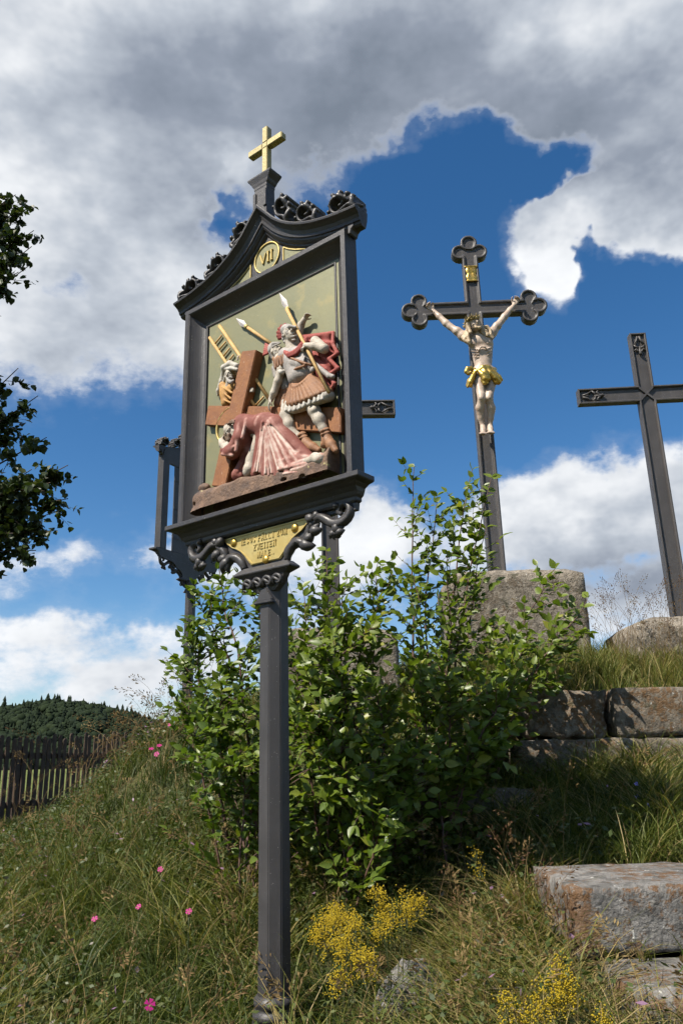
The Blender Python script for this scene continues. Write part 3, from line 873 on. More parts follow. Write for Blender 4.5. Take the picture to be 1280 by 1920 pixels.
def make_station(loc, rz, label, detailed, numeral='VII'):
    root = empty('station_of_the_cross', loc, rz)
    tag(root, label, 'wayside shrine', 'cast iron stations of the cross')
    ir = M['iron']
    # --- post: octagonal shaft, collar, base, capital
    def octagon(r, z, half=0.0): return [(r * math.cos(a), r * math.sin(a), z) for a in (math.pi / 8 + i * math.pi / 4 for i in range(8))]
    def lathe8(name, prof, par, nseg=8, sm=False):
        V = []; k = len(prof)
        for r, z in prof:
            V += [(r * math.cos(a), r * math.sin(a), z) for a in (math.pi / nseg + i * 2 * math.pi / nseg for i in range(nseg))]
        V = np.array(V); i = np.arange(k - 1)[:, None] * nseg; j = np.arange(nseg)[None]; j2 = (j + 1) % nseg
        F = np.stack([i + j, i + j2, i + nseg + j2, i + nseg + j], -1).reshape(-1, 4)
        return link(name, np_mesh(name, V, [F, np.arange(nseg)[::-1][None], ((k - 1) * nseg + np.arange(nseg))[None]], sm), ir, par)
    R8 = .0605
    bm = bmesh.new(); lo_ = [bm.verts.new(p) for p in octagon(R8 * 1.04, .20)]; hi_ = [bm.verts.new(p) for p in octagon(R8, FZ - .292)]
    bm.faces.new(lo_[::-1]); bm.faces.new(hi_)
    for i in range(8): bm.faces.new((lo_[i], lo_[(i + 1) % 8], hi_[(i + 1) % 8], hi_[i]))
    post = link('post', bm_mesh(bm, 'post', False, .0035, 2), ir, root)
    lathe8('collar', [(.058, .128), (.078, .130), (.083, .142), (.083, .152), (.072, .160), (.070, .172), (.078, .180), (.079, .192), (.068, .203), (.060, .212)], root, 8)
    lathe8('post_base', [(.11, -.4), (.11, .03), (.088, .06), (.082, .127)], root, 8)
    # --- capital
    bm = bmesh.new()
    pr = [(0, 0), (.006, .004), (.006, .016), (-.012, .034), (-.02, .034)]
    def tier(hu, wf, wb, v):
        return [bm.verts.new(TF((sx * hu, v, w_))) for sx, w_ in ((-1, wb), (1, wb), (1, wf), (-1, wf))]
    rows = [tier(*q) for q in ((.050, .050, .02, -.375), (.085, .056, .025, -.352), (.112, .062, .030, -.322), (.116, .064, .030, -.312), (.146, .074, .022, -.300), (.160, .082, .018, -.294), (.160, .082, .018, -.287), (.126, .062, .022, -.262))]
    bm.faces.new(rows[0][::-1]); bm.faces.new(rows[-1])
    for a_, b_ in zip(rows, rows[1:]):
        for i in range(4): bm.faces.new((a_[i], a_[(i + 1) % 4], b_[(i + 1) % 4], b_[i]))
    cap = link('capital', bm_mesh(bm, 'capital', False, .002, 1, 25), ir, root)
    # running scroll on the capital's face: a row of linked S curls
    parts = []
    for k in range(4):
        c = -.083 + k * .055
        p = [(c - .032, -.352, .060), (c - .026, -.330, .066), (c - .004, -.318, .072), (c + .018, -.328, .072), (c + .018, -.345, .070), (c + .002, -.350, .068), (c - .010, -.341, .066)]
        parts.append(tube([L3(q) for q in spline(p, 16)], np.linspace(.0095, .006, 16), 7))
        parts.append(tube([L3(q) for q in spline([(c + .018, -.352, .062), (c - .002, -.337, .071), (c - .020, -.325, .070)], 8)], .0075, 6))
    V, F = join(parts); link('scroll_band', np_mesh('scroll_band', V, F, True), ir, cap)
    bm = bmesh.new(); prism(bm, [(-.046, -.412), (.046, -.412), (.016, -.362), (-.016, -.362)], .045, .063, TF); prism(bm, [(-.052, -.425), (.052, -.425), (.048, -.411), (-.048, -.411)], .045, .071, TF)
    link('tongue', bm_mesh(bm, 'tongue', False, .003, 2), ir, cap)
    # --- spandrel plate under the sill with its brackets
    half = [(.0, -.266), (.112, -.266), (.118, -.245), (.132, -.222), (.152, -.203), (.178, -.190), (.205, -.183), (.222, -.176), (.238, -.152), (.262, -.136), (.30, -.122), (.44, -.112), (.44, -.098), (0, -.098)]
    bm = bmesh.new(); prism(bm, half[1:-1] + [(-u, v) for u, v in half[1:-1]][::-1], .024, .045, TF)
    link('spandrel_plate', bm_mesh(bm, 'spandrel_plate', False, .003, 1), ir, root)
    for s in (-1, 1):
        pa = rolled_leaf([(s * .122, -.262, .052), (s * .132, -.232, .056), (s * .158, -.208, .058), (s * .188, -.200, .060), (s * .212, -.212, .058), (s * .226, -.222, .054)], (.013, .016, .017, .017, .018, .010), [(s * .205, -.205, .05, .030, s, -.7), (s * .222, -.200, .05, .026, s, .2)])
        pa += rolled_leaf([(s * .225, -.205, .050), (s * .240, -.170, .054), (s * .262, -.142, .058), (s * .285, -.120, .060)], (.010, .016, .016, .010), [(s * .285, -.122, .055, .022, s * .2, .6), (s * .26, -.165, .055, .026, s, -.4)])
        pa += rolled_leaf([(s * .268, -.130, .056), (s * .305, -.122, .062), (s * .340, -.142, .064), (s * .372, -.164, .064), (s * .412, -.166, .062), (s * .444, -.146, .060), (s * .452, -.115, .058), (s * .432, -.092, .058), (s * .404, -.098, .058), (s * .396, -.122, .058), (s * .412, -.132, .058)], (.012, .017, .016, .016, .017, .016, .015, .013, .011, .010, .007), [(s * .275, -.130, .056, .026, -s * .8, .5), (s * .385, -.168, .056, .024, s * .2, -1), (s * .40, -.10, .06, .014, -s, .6)])
        pa += rolled_leaf([(s * .375, -.168, .058), (s * .386, -.186, .060), (s * .384, -.206, .058), (s * .392, -.222, .054)], (.010, .013, .016, .006), [(s * .384, -.20, .055, .020, s, -.2), (s * .382, -.20, .055, .018, -s, -.3)])
        V, F = join(pa); link('bracket_scroll', np_mesh('bracket_scroll', V, F, True), ir, root)
    # --- sill: stacked mouldings
    bm = bmesh.new()
    rows = [[bm.verts.new(TF((sx * hu, v, w_))) for sx, w_ in ((-1, wb), (1, wb), (1, wf), (-1, wf))] for hu, wf, wb, v in
            ((.470, .060, .03, -.100), (.488, .068, .03, -.092), (.488, .070, .03, -.078), (.497, .076, .03, -.072), (.503, .082, .03, -.058), (.507, .096, .03, -.044), (.520, .112, .03, -.036), (.524, .116, .03, -.032), (.546, .132, .03, -.027), (.551, .137, .03, -.023), (.551, .137, .03, -.004), (.515, .118, .03, 0.0))]
    bm.faces.new(rows[0][::-1]); bm.faces.new(rows[-1])
    for a_, b_ in zip(rows, rows[1:]):
        for i in range(4): bm.faces.new((a_[i], a_[(i + 1) % 4], b_[(i + 1) % 4], b_[i]))
    for s in (-1, 1): prism(bm, [(s * .455, -.128), (s * .478, -.128), (s * .482, -.099), (s * .45, -.099)], .035, .06, TF)
    link('sill', bm_mesh(bm, 'sill', False, .0015, 1, 20), ir, root)
    # --- frame: flat fillet, deep hollow, bead
    prof = [(0, .024), (0, .105), (.022, .105), (.028, .100)] + [(.030 + .062 * t, .096 - .052 * math.sin(t * math.pi / 2) ** .9) for t in np.linspace(.05, 1, 8)] + [(.093, .050), (.098, .052), (.103, .049), (.105, .042), (.105, .0285), (.098, .0245)]
    bm = bmesh.new(); sweep(bm, [(.5, .001), (.5, 1.106), (-.5, 1.106), (-.5, .001)], prof, False, TF)
    link('frame', bm_mesh(bm, 'frame'), ir, root)
    # --- gable: tympanum, swept cornice
    arc = ARC_L[::-1] + [(-u, v) for u, v in ARC_L[1:]]
    bm = bmesh.new()
    poly = [(u, v - .03) for u, v in arc if abs(u) < .50]
    prism(bm, [(-.497, 1.1075)] + poly + [(.497, 1.1075)], .0255, .046, TF)
    link('tympanum', bm_mesh(bm, 'tympanum'), ir, root)
    cor = [(.0, .036), (.0, .122), (-.006, .126), (-.014, .124), (-.020, .112), (-.030, .098), (-.044, .090), (-.056, .088), (-.058, .080), (-.066, .078), (-.074, .070), (-.078, .060), (-.084, .058), (-.090, .048), (-.090, .040), (-.04, .036)]
    bm = bmesh.new(); sweep(bm, arc[::-1], [(-o, w) for o, w in cor], False, TF)
    for v in bm.verts: v.co.z = max(v.co.z, 1.1085 + FZ)
    link('cornice', bm_mesh(bm, 'cornice'), ir, root)
    for s in (-1, 1):
        bm = bmesh.new(); prism(bm, [(s * .502, 1.085), (s * .515, 1.085), (s * .522, 1.105), (s * .535, 1.115), (s * .54, 1.15), (s * .502, 1.15)], .03, .085, TF)
        link('cornice_return', bm_mesh(bm, 'cornice_return', False, .004, 1), ir, root)
    # --- crockets along the gable
    for k, (u, sc) in enumerate(((-.485, 1.1), (-.285, 1.1), (-.105, 1.1), (.105, 1.2), (.265, 1.15), (.475, 1.2))):
        o = link('crocket', CROCKET, ir, root)
        sl = math.atan2(gable(abs(u) + .02) - gable(abs(u) - .02), .04)
        sl = max(sl, -1.15)
        nu = math.sin(sl) * (-1 if u > 0 else 1) * -1
        o.location = L3((u - math.sin(sl) * .012 * (1 if u > 0 else -1), gable(u) + .010 * math.cos(sl), .066))
        if u > 0: o.rotation_euler = (0, -sl, 0); o.scale = (sc, sc * 1.0, sc)
        else: o.rotation_euler = (0, sl, 0); o.scale = (-sc, sc * 1.0, sc)
    # --- pedestal and small gilded cross on the gable's tip
    bm = bmesh.new()
    rows = [[bm.verts.new(TF((sx * hu, v, .0675 + sw * hw))) for sx, sw in ((-1, -1), (1, -1), (1, 1), (-1, 1))] for hu, hw, v in
            ((.042, .030, 1.42), (.040, .028, 1.585), (.042, .0295, 1.590), (.042, .0295, 1.602), (.050, .032, 1.612), (.055, .034, 1.624), (.073, .041, 1.648), (.075, .042, 1.652), (.075, .042, 1.660), (.028, .022, 1.664))]
    bm.faces.new(rows[0][::-1]); bm.faces.new(rows[-1])
    for a_, b_ in zip(rows, rows[1:]):
        for i in range(4): bm.faces.new((a_[i], a_[(i + 1) % 4], b_[(i + 1) % 4], b_[i]))
    for s in (-1, 1): prism(bm, [(s * .024, 1.47), (s * .042, 1.47), (s * .042, 1.565), (s * .024, 1.565)], .094, .104, TF)
    link('pedestal', bm_mesh(bm, 'pedestal', False, .0015, 1), ir, root)
    if not detailed:
        bm = bmesh.new(); prism(bm, [(-.388, .001), (.30, .001), (.30, 1.02), (-.388, 1.02)], .031, .042, TF)
        for k in range(3): prism(bm, [(-.388, .15 + k * .34), (.30, .15 + k * .34), (.30, .19 + k * .34), (-.388, .19 + k * .34)], .0255, .0305, TF)
        link('relief_plate', bm_mesh(bm, 'relief_plate'), ir, root)
        bm = bmesh.new(); cross_bar(bm); link('gilded_cross', bm_mesh(bm, 'gilded_cross', False, .003, 2), M['gold_cross'], root)
        return root
    bm = bmesh.new(); cross_bar(bm)
    tag(link('gilded_cross', bm_mesh(bm, 'gilded_cross', False, .003, 2), M['gold_cross'], root), 'small gilded cross on the pedestal at the tip of the gable')
    # --- numeral roundel and side panels in the tympanum
    bm = bmesh.new(); ring(bm, (0, 1.222), .0, .074, .0465, .0475, 32, 1.0); bmesh.ops.remove_doubles(bm, verts=bm.verts, dist=1e-5)
    rd = link('roundel', bm_mesh(bm, 'roundel'), M['ground_gold'], root); tag(rd, 'olive gold roundel with the numeral VII')
    bm = bmesh.new(); ring(bm, (0, 1.222), .074, .081, .046, .053, 36)
    link('roundel_rim', bm_mesh(bm, 'roundel_rim', True), M['gold_plaque'], rd)
    bm = bmesh.new()
    def bar(a, b_, th, w1=.0555):
        a = np.array(a); b_ = np.array(b_); d = unit(b_ - a); nn = np.array((-d[1], d[0])) * th / 2
        prism(bm, [tuple(a - nn), tuple(b_ - nn), tuple(b_ + nn), tuple(a + nn)], .0473, w1, TF)
    bar((-.040, 1.25), (-.022, 1.196), .009); bar((-.022, 1.196), (-.006, 1.25), .005, .0553)
    bar((.010, 1.196), (.010, 1.25), .008); bar((.032, 1.196), (.032, 1.25), .008)
    for x in (.010, .032):
        for y in (1.196, 1.25): bar((x - .008, y), (x + .008, y), .004, .0558)
    link('numeral', bm_mesh(bm, 'numeral', False, .001, 1), M['gold_plaque'], rd)
    for s in (-1, 1):
        tri = [(s * .105, 1.160), (s * .105, 1.228), (s * .135, 1.205), (s * .18, 1.180), (s * .235, 1.160)]
        bm = bmesh.new(); prism(bm, tri, .0455, .0475, TF); sp = link('spandrel_inlay', bm_mesh(bm, 'spandrel_inlay'), M['ground_gold'], root)
        bm = bmesh.new()
        pth = [(s * .105, 1.158), (s * .105, 1.230), (s * .135, 1.207), (s * .18, 1.182), (s * .240, 1.158)]
        for a_, b_ in zip(pth, pth[1:]): bar(a_, b_, .005, .0525)
        link('inlay_rim', bm_mesh(bm, 'inlay_rim'), M['gold_plaque'], sp)
    # --- gold inscription plaque with three domed rivets
    def plq(k):
        h = [(.262 - k * 1.6, -.104 - k), (.198 - k * .4, -.152 - k * 0), (.176 - k * .7, -.163 + k * .2), (.150 - k * .7, -.178 + k * .3), (.124 - k * .8, -.203 + k * .5), (.104 - k * .9, -.228 + k * .7), (.082 - k, -.250 + k)]
        return h + [(-u, v) for u, v in h][::-1]
    bm = bmesh.new(); prism(bm, plq(0), .0455, .051, TF)
    pq = link('inscription_plaque', bm_mesh(bm, 'inscription_plaque', False, .0012, 1), M['gold_plaque'], root)
    tag(pq, 'gold plaque reading IESUS FÄLLT ZUM ZWEITEN MALE')
    pth = [np.array(p) for p in plq(.006)]
    bm = bmesh.new()
    sweep(bm, [tuple(p) for p in pth], [(-.0022, .0505), (-.0022, .0545), (.0022, .0545), (.0022, .0505)], True, TF)
    link('plaque_rim', bm_mesh(bm, 'plaque_rim'), M['gold_plaque'], pq)
    link('lettering', serif_text([('IESUS FÄLLT ZUM', -.012, -.150, .0235, .0195, .0508), ('ZWEITEN', -.006, -.187, .0225, .0205, .0508), ('MALE..', .002, -.222, .0215, .0200, .0508)]), M['gold_plaque'], pq)
    for u, v in ((-.188, -.132), (.162, -.136), (.002, -.240)):
        bm = bmesh.new(); bmesh.ops.create_uvsphere(bm, u_segments=16, v_segments=8, radius=.0185)
        for q in bm.verts: q.co = Vector((q.co.x, q.co.y * .6, q.co.z))
        o = link('rivet', bm_mesh(bm, 'rivet', True), M['gold'], pq); o.location = L3((u, v, .052))
    return root


def cross_bar(bm):
    prism(bm, [(-.0165, 1.6645), (.0165, 1.6645), (.0165, 1.846), (-.0165, 1.846)], .034, .070, TF)
    prism(bm, [(-.0163, 1.8465), (.0163, 1.8465), (.0165, 1.8785), (-.0165, 1.8785)], .0345, .0695, TF)
    prism(bm, [(-.0165, 1.879), (.0165, 1.879), (.0165, 1.972), (-.0165, 1.972)], .034, .070, TF)
    prism(bm, [(.0165, 1.845), (.112, 1.845), (.112, 1.880), (.0165, 1.880)], .034, .070, TF)
    prism(bm, [(-.112, 1.845), (-.0165, 1.845), (-.0165, 1.880), (-.112, 1.880)], .034, .070, TF)


station = make_station((-.287, 3.190, .10), -.6596, 'dark iron station with a painted relief of soldiers and a fallen robed figure', True)
_a2 = math.atan2(.49, .87)
station2 = make_station((-1.715, 8.65, 1.32), math.atan2(-.87, -.49), 'dark iron station half hidden behind the left edge of the painted one', False)

# ================================================================== the painted relief
IRON_ROOT = station
bm = bmesh.new(); prism(bm, [(-.388, .001), (.425, .001), (.425, 1.03), (-.388, 1.03)], .030, .046, TF)
plate = link('relief_panel', bm_mesh(bm, 'relief_panel', False, .002, 1), M['ground_gold'], station)
tag(plate, 'painted relief on an aged gold ground: soldiers, cross bearer and fallen robed figure')


def Q(p): return L3(p)
def DV(u, v, w): return np.array((u, -w, v))
def box_of(pts, m):
    P = np.array([Q(p) for p in pts]); return P.min(0) - m, P.max(0) + m
def rel(name, s, mat, attr=None, sm=1): return link(name, s.mesh(name, attr, sm), mat, plate)
H = .0026

# --- rocky ground
lo, hi = box_of([(-0.4168, 0.0833, 0.05), (0.4582, 0.1329, 0.11)], .05)
s = Sculpt(lo, hi, .0042)
r = random.Random(5)
line = [(-0.378, 0.0994, 0.075), (-0.2886, 0.0891, 0.09), (-0.1944, 0.0851, 0.095), (-0.0821, 0.0867, 0.1), (0.0279, 0.0708, 0.1), (0.1335, 0.0556, 0.1), (0.235, 0.0434, 0.1), (0.3168, 0.0543, 0.095), (0.3791, 0.0768, 0.09), (0.4218, 0.1028, 0.08)]
for a_, b_ in zip(line, line[1:]): s.cone(Q(a_), Q(b_), .034, .034, .03)
for p, q in (((-0.3776, 0.1619, 0.06), .022), ((-0.3023, 0.0485, 0.09), .028), ((-0.1952, 0.0385, 0.1), .030), ((-0.0674, 0.0359, 0.1), .034), ((0.0549, 0.0284, 0.1), .034), ((0.1845, 0.0231, 0.1), .034), ((0.3082, 0.0181, 0.1), .036), ((0.3894, 0.0252, 0.09), .036), ((0.4177, 0.0647, 0.08), .036), ((0.4179, 0.1365, 0.07), .020), ((0.3764, 0.1379, 0.07), .022)):
    s.ell(Q(p), (q * 1.6, q * .9, q), .02)
for p in spline(line, 26): s.cone(Q(p), Q((p[0], .012, p[2] + .004)), .034, .037, .02)
low_ = [(-.385, .016, .085), (-.25, .016, .095), (0, .016, .10), (.25, .016, .10), (.40, .016, .085)]
for a_, b_ in zip(low_, low_[1:]): s.cone(Q(a_), Q(b_), .036, .036, .03)
for u_ in np.linspace(-.15, .38, 9): s.cone(Q((u_, .02, .085)), Q((u_ + .03, .05 + .09 * (u_ + .15), .085)), .04, .03, .03)
for i in range(60):
    t = r.random() * 8.999; k = int(t); f_ = t - k
    p = np.array(line[k]) * (1 - f_) + np.array(line[k + 1]) * f_ + (r.uniform(-.02, .02), r.uniform(-.05, .03), r.uniform(.0, .03))
    s.ell(Q(p), (r.uniform(.012, .03), r.uniform(.008, .016), r.uniform(.006, .014)), .006, None, r.random() < .42)
s.clip(Q((0, .002, 0)), (0, 0, -1)); s.clip(Q((0, 0, .044)), (0, 1, 0)); s.clip(Q((.402, 0, 0)), (1, 0, 0)); s.clip(Q((0, 0, .132)), (0, -1, 0))
rel('rocky_ground', s, M['rock_relief'])

# --- ladder behind the figures
def rod(name, a_, b_, r_, mat, n_=8, ends=None):
    V, F = tube([Q(a_), (Q(a_) + Q(b_)) / 2, Q(b_)], ends or r_, n_); return link(name, np_mesh(name, V, F, True), mat, plate)
rod('ladder_rail', (-0.3749, 0.9374, 0.056), (-0.0653, 0.4767, 0.056), .0075, M['ladder_wood'])
rod('ladder_rail', (-0.3065, 0.975, 0.056), (0.0201, 0.4865, 0.056), .0085, M['ladder_wood'])
for a_, b_ in (((-0.3374, 0.8887, 0.055), (-0.2898, 0.9182, 0.055)), ((-0.3077, 0.8463, 0.055), (-0.2605, 0.8725, 0.055)), ((-0.2769, 0.8008, 0.055), (-0.2334, 0.8282, 0.055)), ((-0.2473, 0.7564, 0.055), (-0.2059, 0.7843, 0.055)), ((-0.0569, 0.4801, 0.055), (-0.0106, 0.5052, 0.055))):
    rod('ladder_rung', a_, b_, .0048, M['ladder_wood'], 6)

# --- the great cross: two timbers
def timber(name, quad, w0, w1):
    bm = bmesh.new(); prism(bm, quad, w0, w1, TF); return link(name, bm_mesh(bm, name, False, .003, 2), M['beam_wood'], plate)
timber('cross_beam', [(-0.3481, 0.5596, 0.085)[:2], (-0.366, 0.4658, 0.085)[:2], (0.4305, 0.1979, 0.07)[:2], (0.4342, 0.3072, 0.07)[:2]], .0465, .078)
timber('cross_shaft', [(-0.1097, 0.749, 0.092)[:2], (-0.0181, 0.7231, 0.092)[:2], (-0.2002, 0.117, 0.1)[:2], (-0.2886, 0.1403, 0.1)[:2]], .0468, .098)

# --- man with the turban, half hidden behind the shaft
lo, hi = box_of([(-0.3248, 0.8358, 0.05), (0.0215, 0.4304, 0.11)], .03)
s = Sculpt(lo, hi, H)
s.ell(Q((-0.2421, 0.5949, 0.062)), (.034, .024, .040), .01); s.ell(Q((-0.1977, 0.6019, 0.068)), (.030, .022, .026), .012)
s.cone(Q((-0.2626, 0.6376, 0.062)), Q((-0.2407, 0.5442, 0.062)), .022, .024, .012)
for a_, b_ in (((-0.2488, 0.6195, 0.082), (-0.1762, 0.5639, 0.088)), ((-0.2503, 0.5969, 0.08), (-0.1852, 0.5384, 0.086)), ((-0.2375, 0.5514, 0.08), (-0.1848, 0.5179, 0.086))): s.cone(Q(a_), Q(b_), .004, .006, .004)
s.clip(Q((0, 0, .044)), (0, 1, 0))
rel('bearer_tunic', s, M['orange_robe'])
s = Sculpt(lo, hi, H)
sculpt_head(s, Q((-0.196, 0.6601, 0.082)), .072, DV(.25, -.12, .95), DV(0, 1, 0), .002)
s.cone(Q((-0.2118, 0.6415, 0.07)), Q((-0.2234, 0.6186, 0.062)), .018, .02, .006)
s.cone(Q((-0.2308, 0.6237, 0.055)), Q((-0.1002, 0.5554, 0.06)), .014, .012, .006)
sculpt_hand(s, Q((-0.0851, 0.542, 0.075)), DV(.9, .1, .3), DV(.3, -.1, -.9), .045, 1.0)
sculpt_hand(s, Q((-0.159, 0.7289, 0.075)), DV(.3, .8, .2), DV(.3, -.1, -.9), .036, .9)
s.clip(Q((0, 0, .044)), (0, 1, 0))
rel('bearer_body', s, M['skin_relief'])
s = Sculpt(lo, hi, H)
s.chain([Q(p) for p in ((-0.2452, 0.6909, 0.08), (-0.2308, 0.7113, 0.092), (-0.1803, 0.7075, 0.102), (-0.1443, 0.6865, 0.096), (-0.1423, 0.6701, 0.088))], (.010, .013, .015, .013, .009), .006)
s.chain([Q(p) for p in ((-0.2333, 0.7047, 0.088), (-0.1696, 0.6775, 0.108), (-0.1381, 0.6646, 0.098))], (.008, .009, .008), .003)
s.chain([Q(p) for p in ((-0.2495, 0.694, 0.076), (-0.2692, 0.6623, 0.066), (-0.2979, 0.6266, 0.058), (-0.306, 0.6063, 0.055))], (.012, .014, .012, .006), .006)
s.ell(Q((-0.2099, 0.712, 0.072)), (.030, .020, .026), .006)
s.chain([Q(p) for p in ((-0.2214, 0.6946, 0.088), (-0.2351, 0.6702, 0.078), (-0.2568, 0.6476, 0.07))], (.004, .006, .005), .003)
s.clip(Q((0, 0, .044)), (0, 1, 0))
rel('bearer_turban', s, M['cloth_white'])
s = Sculpt(lo, hi, H)
for du in (-38, -18, 2, 22): pass
s.chain([Q(p) for p in ((-0.1905, 0.6345, 0.108), (-0.1737, 0.6125, 0.112), (-0.1599, 0.6032, 0.112), (-0.1507, 0.6093, 0.108))], (.006, .009, .009, .006), .004)
s.chain([Q(p) for p in ((-0.1761, 0.6318, 0.113), (-0.1601, 0.6281, 0.116), (-0.1529, 0.6243, 0.112))], (.0035, .004, .0035), .002)
rel('bearer_beard', s, M['hair_grey'])

# --- second soldier, behind
lo, hi = box_of([(-0.0279, 0.7994, 0.05), (0.2265, 0.3699, 0.1)], .03)
s = Sculpt(lo, hi, H)
sculpt_head(s, Q((0.0839, 0.6849, 0.072)), .072, DV(.86, .25, .42), DV(-.2, 1, 0), .002)
s.cone(Q((0.0663, 0.6712, 0.062)), Q((0.0765, 0.6346, 0.058)), .018, .022, .006)
s.cone(Q((0.0737, 0.6368, 0.055)), Q((0.1213, 0.4906, 0.055)), .022, .02, .01)
s.clip(Q((0, 0, .044)), (0, 1, 0)); rel('rear_soldier_body', s, M['skin_relief'])
s = Sculpt(lo, hi, H)
s.ell(Q((0.0632, 0.7096, 0.07)), (.030, .026, .030), .004); s.chain([Q(p) for p in ((0.1021, 0.7207, 0.078), (0.0764, 0.7202, 0.088), (0.053, 0.6958, 0.084), (0.0564, 0.664, 0.074))], (.006, .009, .008, .006), .004)
s.cone(Q((0.0788, 0.7005, 0.098)), Q((0.1196, 0.7098, 0.088)), .004, .004, .002)
s.clip(Q((0, 0, .044)), (0, 1, 0)); rel('rear_soldier_helmet', s, M['hair_grey'])
s = Sculpt(lo, hi, H)
for i in range(6):
    t = i / 5; s.cone(Q(np.array((0.0326, 0.7325, 0.07)) * (1 - t) + np.array((0.0277, 0.6992, 0.07)) * t), Q(np.array((0.0132, 0.7515, 0.07)) * (1 - t) + np.array((0.0013, 0.7001, 0.07)) * t), .006, .0055, .003)
rel('rear_soldier_crest', s, M['cloak'], {'wear': lambda V: np.full(len(V), .4)})
s = Sculpt(lo, hi, H)
s.ell(Q((0.0945, 0.6291, 0.07)), (.022, .022, .034), .01); s.cone(Q((0.0735, 0.6554, 0.066)), Q((0.1118, 0.593, 0.074)), .018, .02, .01)
for k in range(5): s.cone(Q(np.array((0.0887, 0.623, 0.09)) + (k * .013, 0, 0)), Q(np.array((0.0954, 0.5859, 0.092)) + (k * .013, 0, 0)), .0052, .0046, .002)
s.cone(Q((0.1124, 0.5084, 0.06)), Q((0.0848, 0.4394, 0.06)), .022, .024, .01); s.cone(Q((0.1344, 0.4948, 0.062)), Q((0.1137, 0.4241, 0.062)), .018, .02, .01)
s.clip(Q((0, 0, .044)), (0, 1, 0)); rel('rear_soldier_tunic', s, M['leather'])
s = Sculpt(lo, hi, H)
s.cone(Q((0.0571, 0.6193, 0.056)), Q((0.0676, 0.5757, 0.056)), .016, .014, .01); s.cone(Q((0.1264, 0.5766, 0.06)), Q((0.1293, 0.5028, 0.06)), .024, .026, .01)
s.clip(Q((0, 0, .044)), (0, 1, 0)); rel('rear_soldier_undershirt', s, M['armour'])

def spear(tip, neck, end, w_, name):
    rod('spear_shaft', neck, end, .0075, M['ladder_wood'], 8)
    t, k = np.array(tip), np.array(neck); d = unit((k - t)[:2]); nn = np.array((-d[1], d[0])); L_ = np.linalg.norm((k - t)[:2])
    bm = bmesh.new(); c = [t[:2], t[:2] + d * L_ * .58 + nn * .0155, t[:2] + d * L_ * .98 + nn * .006, t[:2] + d * L_ * .98 - nn * .006, t[:2] + d * L_ * .58 - nn * .0155]
    mid0 = t[:2] + d * L_ * .55
    out = [bm.verts.new(TF((p[0], p[1], w_))) for p in c]; ctr = bm.verts.new(TF((mid0[0], mid0[1], w_ + .008))); bk = bm.verts.new(TF((mid0[0], mid0[1], w_ - .008)))
    for i in range(5): bm.faces.new((out[i], out[(i + 1) % 5], ctr)); bm.faces.new((out[(i + 1) % 5], out[i], bk))
    link('spear_blade', bm_mesh(bm, 'spear_blade'), M['blade'], plate)
    V, F = tube([Q((*(k[:2] - d * .012), w_)), Q((*(k[:2] + d * .006), w_))], .0098, 8); link('spear_collar', np_mesh('spear_collar', V, F, True), M['gold_plaque'], plate)
spear((-0.1886, 0.9681, 0.062), (-0.1141, 0.8909, 0.062), (0.0522, 0.7345, 0.062), .062, 'rear')

# --- standing soldier
lo, hi = box_of([(-0.0251, 0.9501, 0.05), (0.4673, 0.2839, 0.13), (0.422, 0.1077, 0.08), (0.1025, 0.1933, 0.08)], .03)
s = Sculpt(lo, hi, H)
sculpt_head(s, Q((0.1872, 0.7202, 0.1)), .080, DV(.72, .22, .62), DV(-.12, 1, .1), .002)
s.cone(Q((0.1752, 0.7044, 0.092)), Q((0.1866, 0.6464, 0.085)), .020, .027, .008)
s.ell(Q((0.2007, 0.6006, 0.075)), (.05, .03, .06), .02)
# raised arm
s.chain([Q(p) for p in ((0.204, 0.686, 0.07), (0.2081, 0.7252, 0.068), (0.2238, 0.7652, 0.07), (0.2472, 0.7808, 0.076))], (.019, .018, .0155, .0115), .006)
sculpt_hand(s, Q((0.2452, 0.7804, 0.076)), DV(.80, .50, .1), DV(.3, -.9, .2), .050, .55)
# bent arm holding the spear
s.chain([Q(p) for p in ((0.3146, 0.6464, 0.085), (0.3772, 0.579, 0.105), (0.3351, 0.5999, 0.118), (0.2927, 0.6174, 0.124))], (.0215, .020, .017, .0115), .008)
sculpt_hand(s, Q((0.2974, 0.6165, 0.122)), DV(-.85, -.25, .1), DV(.2, -.75, -.6), .048, 1.15)
# lowered arm reaching to the rope
s.chain([Q(p) for p in ((0.1083, 0.6408, 0.085), (0.1323, 0.5719, 0.095), (0.115, 0.5201, 0.1), (0.0911, 0.4726, 0.1), (0.0708, 0.4468, 0.098))], (.021, .019, .0175, .0155, .0115), .008)
sculpt_hand(s, Q((0.0735, 0.4514, 0.098)), DV(-.42, -.9, .05), DV(.6, -.3, -.7), .058, .35)
# legs
s.chain([Q(p) for p in ((0.2802, 0.3837, 0.088), (0.2834, 0.3737, 0.092), (0.3171, 0.3178, 0.102), (0.338, 0.2735, 0.1), (0.3536, 0.2332, 0.092), (0.366, 0.2036, 0.086))], (.034, .031, .0255, .0235, .0175, .0145), .010)
s.ell(Q((0.3296, 0.3121, 0.122)), (.015, .012, .014), .008); s.ell(Q((0.3468, 0.2721, 0.096)), (.016, .022, .03), .012)
s.chain([Q(p) for p in ((0.1699, 0.3947, 0.08), (0.15, 0.354, 0.084), (0.1682, 0.3064, 0.09), (0.1785, 0.267, 0.08), (0.2238, 0.2324, 0.066))], (.033, .029, .023, .020, .0155), .010)
s.ell(Q((0.1732, 0.259, 0.085)), (.014, .015, .03), .01)
s.clip(Q((0, 0, .044)), (0, 1, 0)); rel('soldier_body', s, M['skin_relief'])
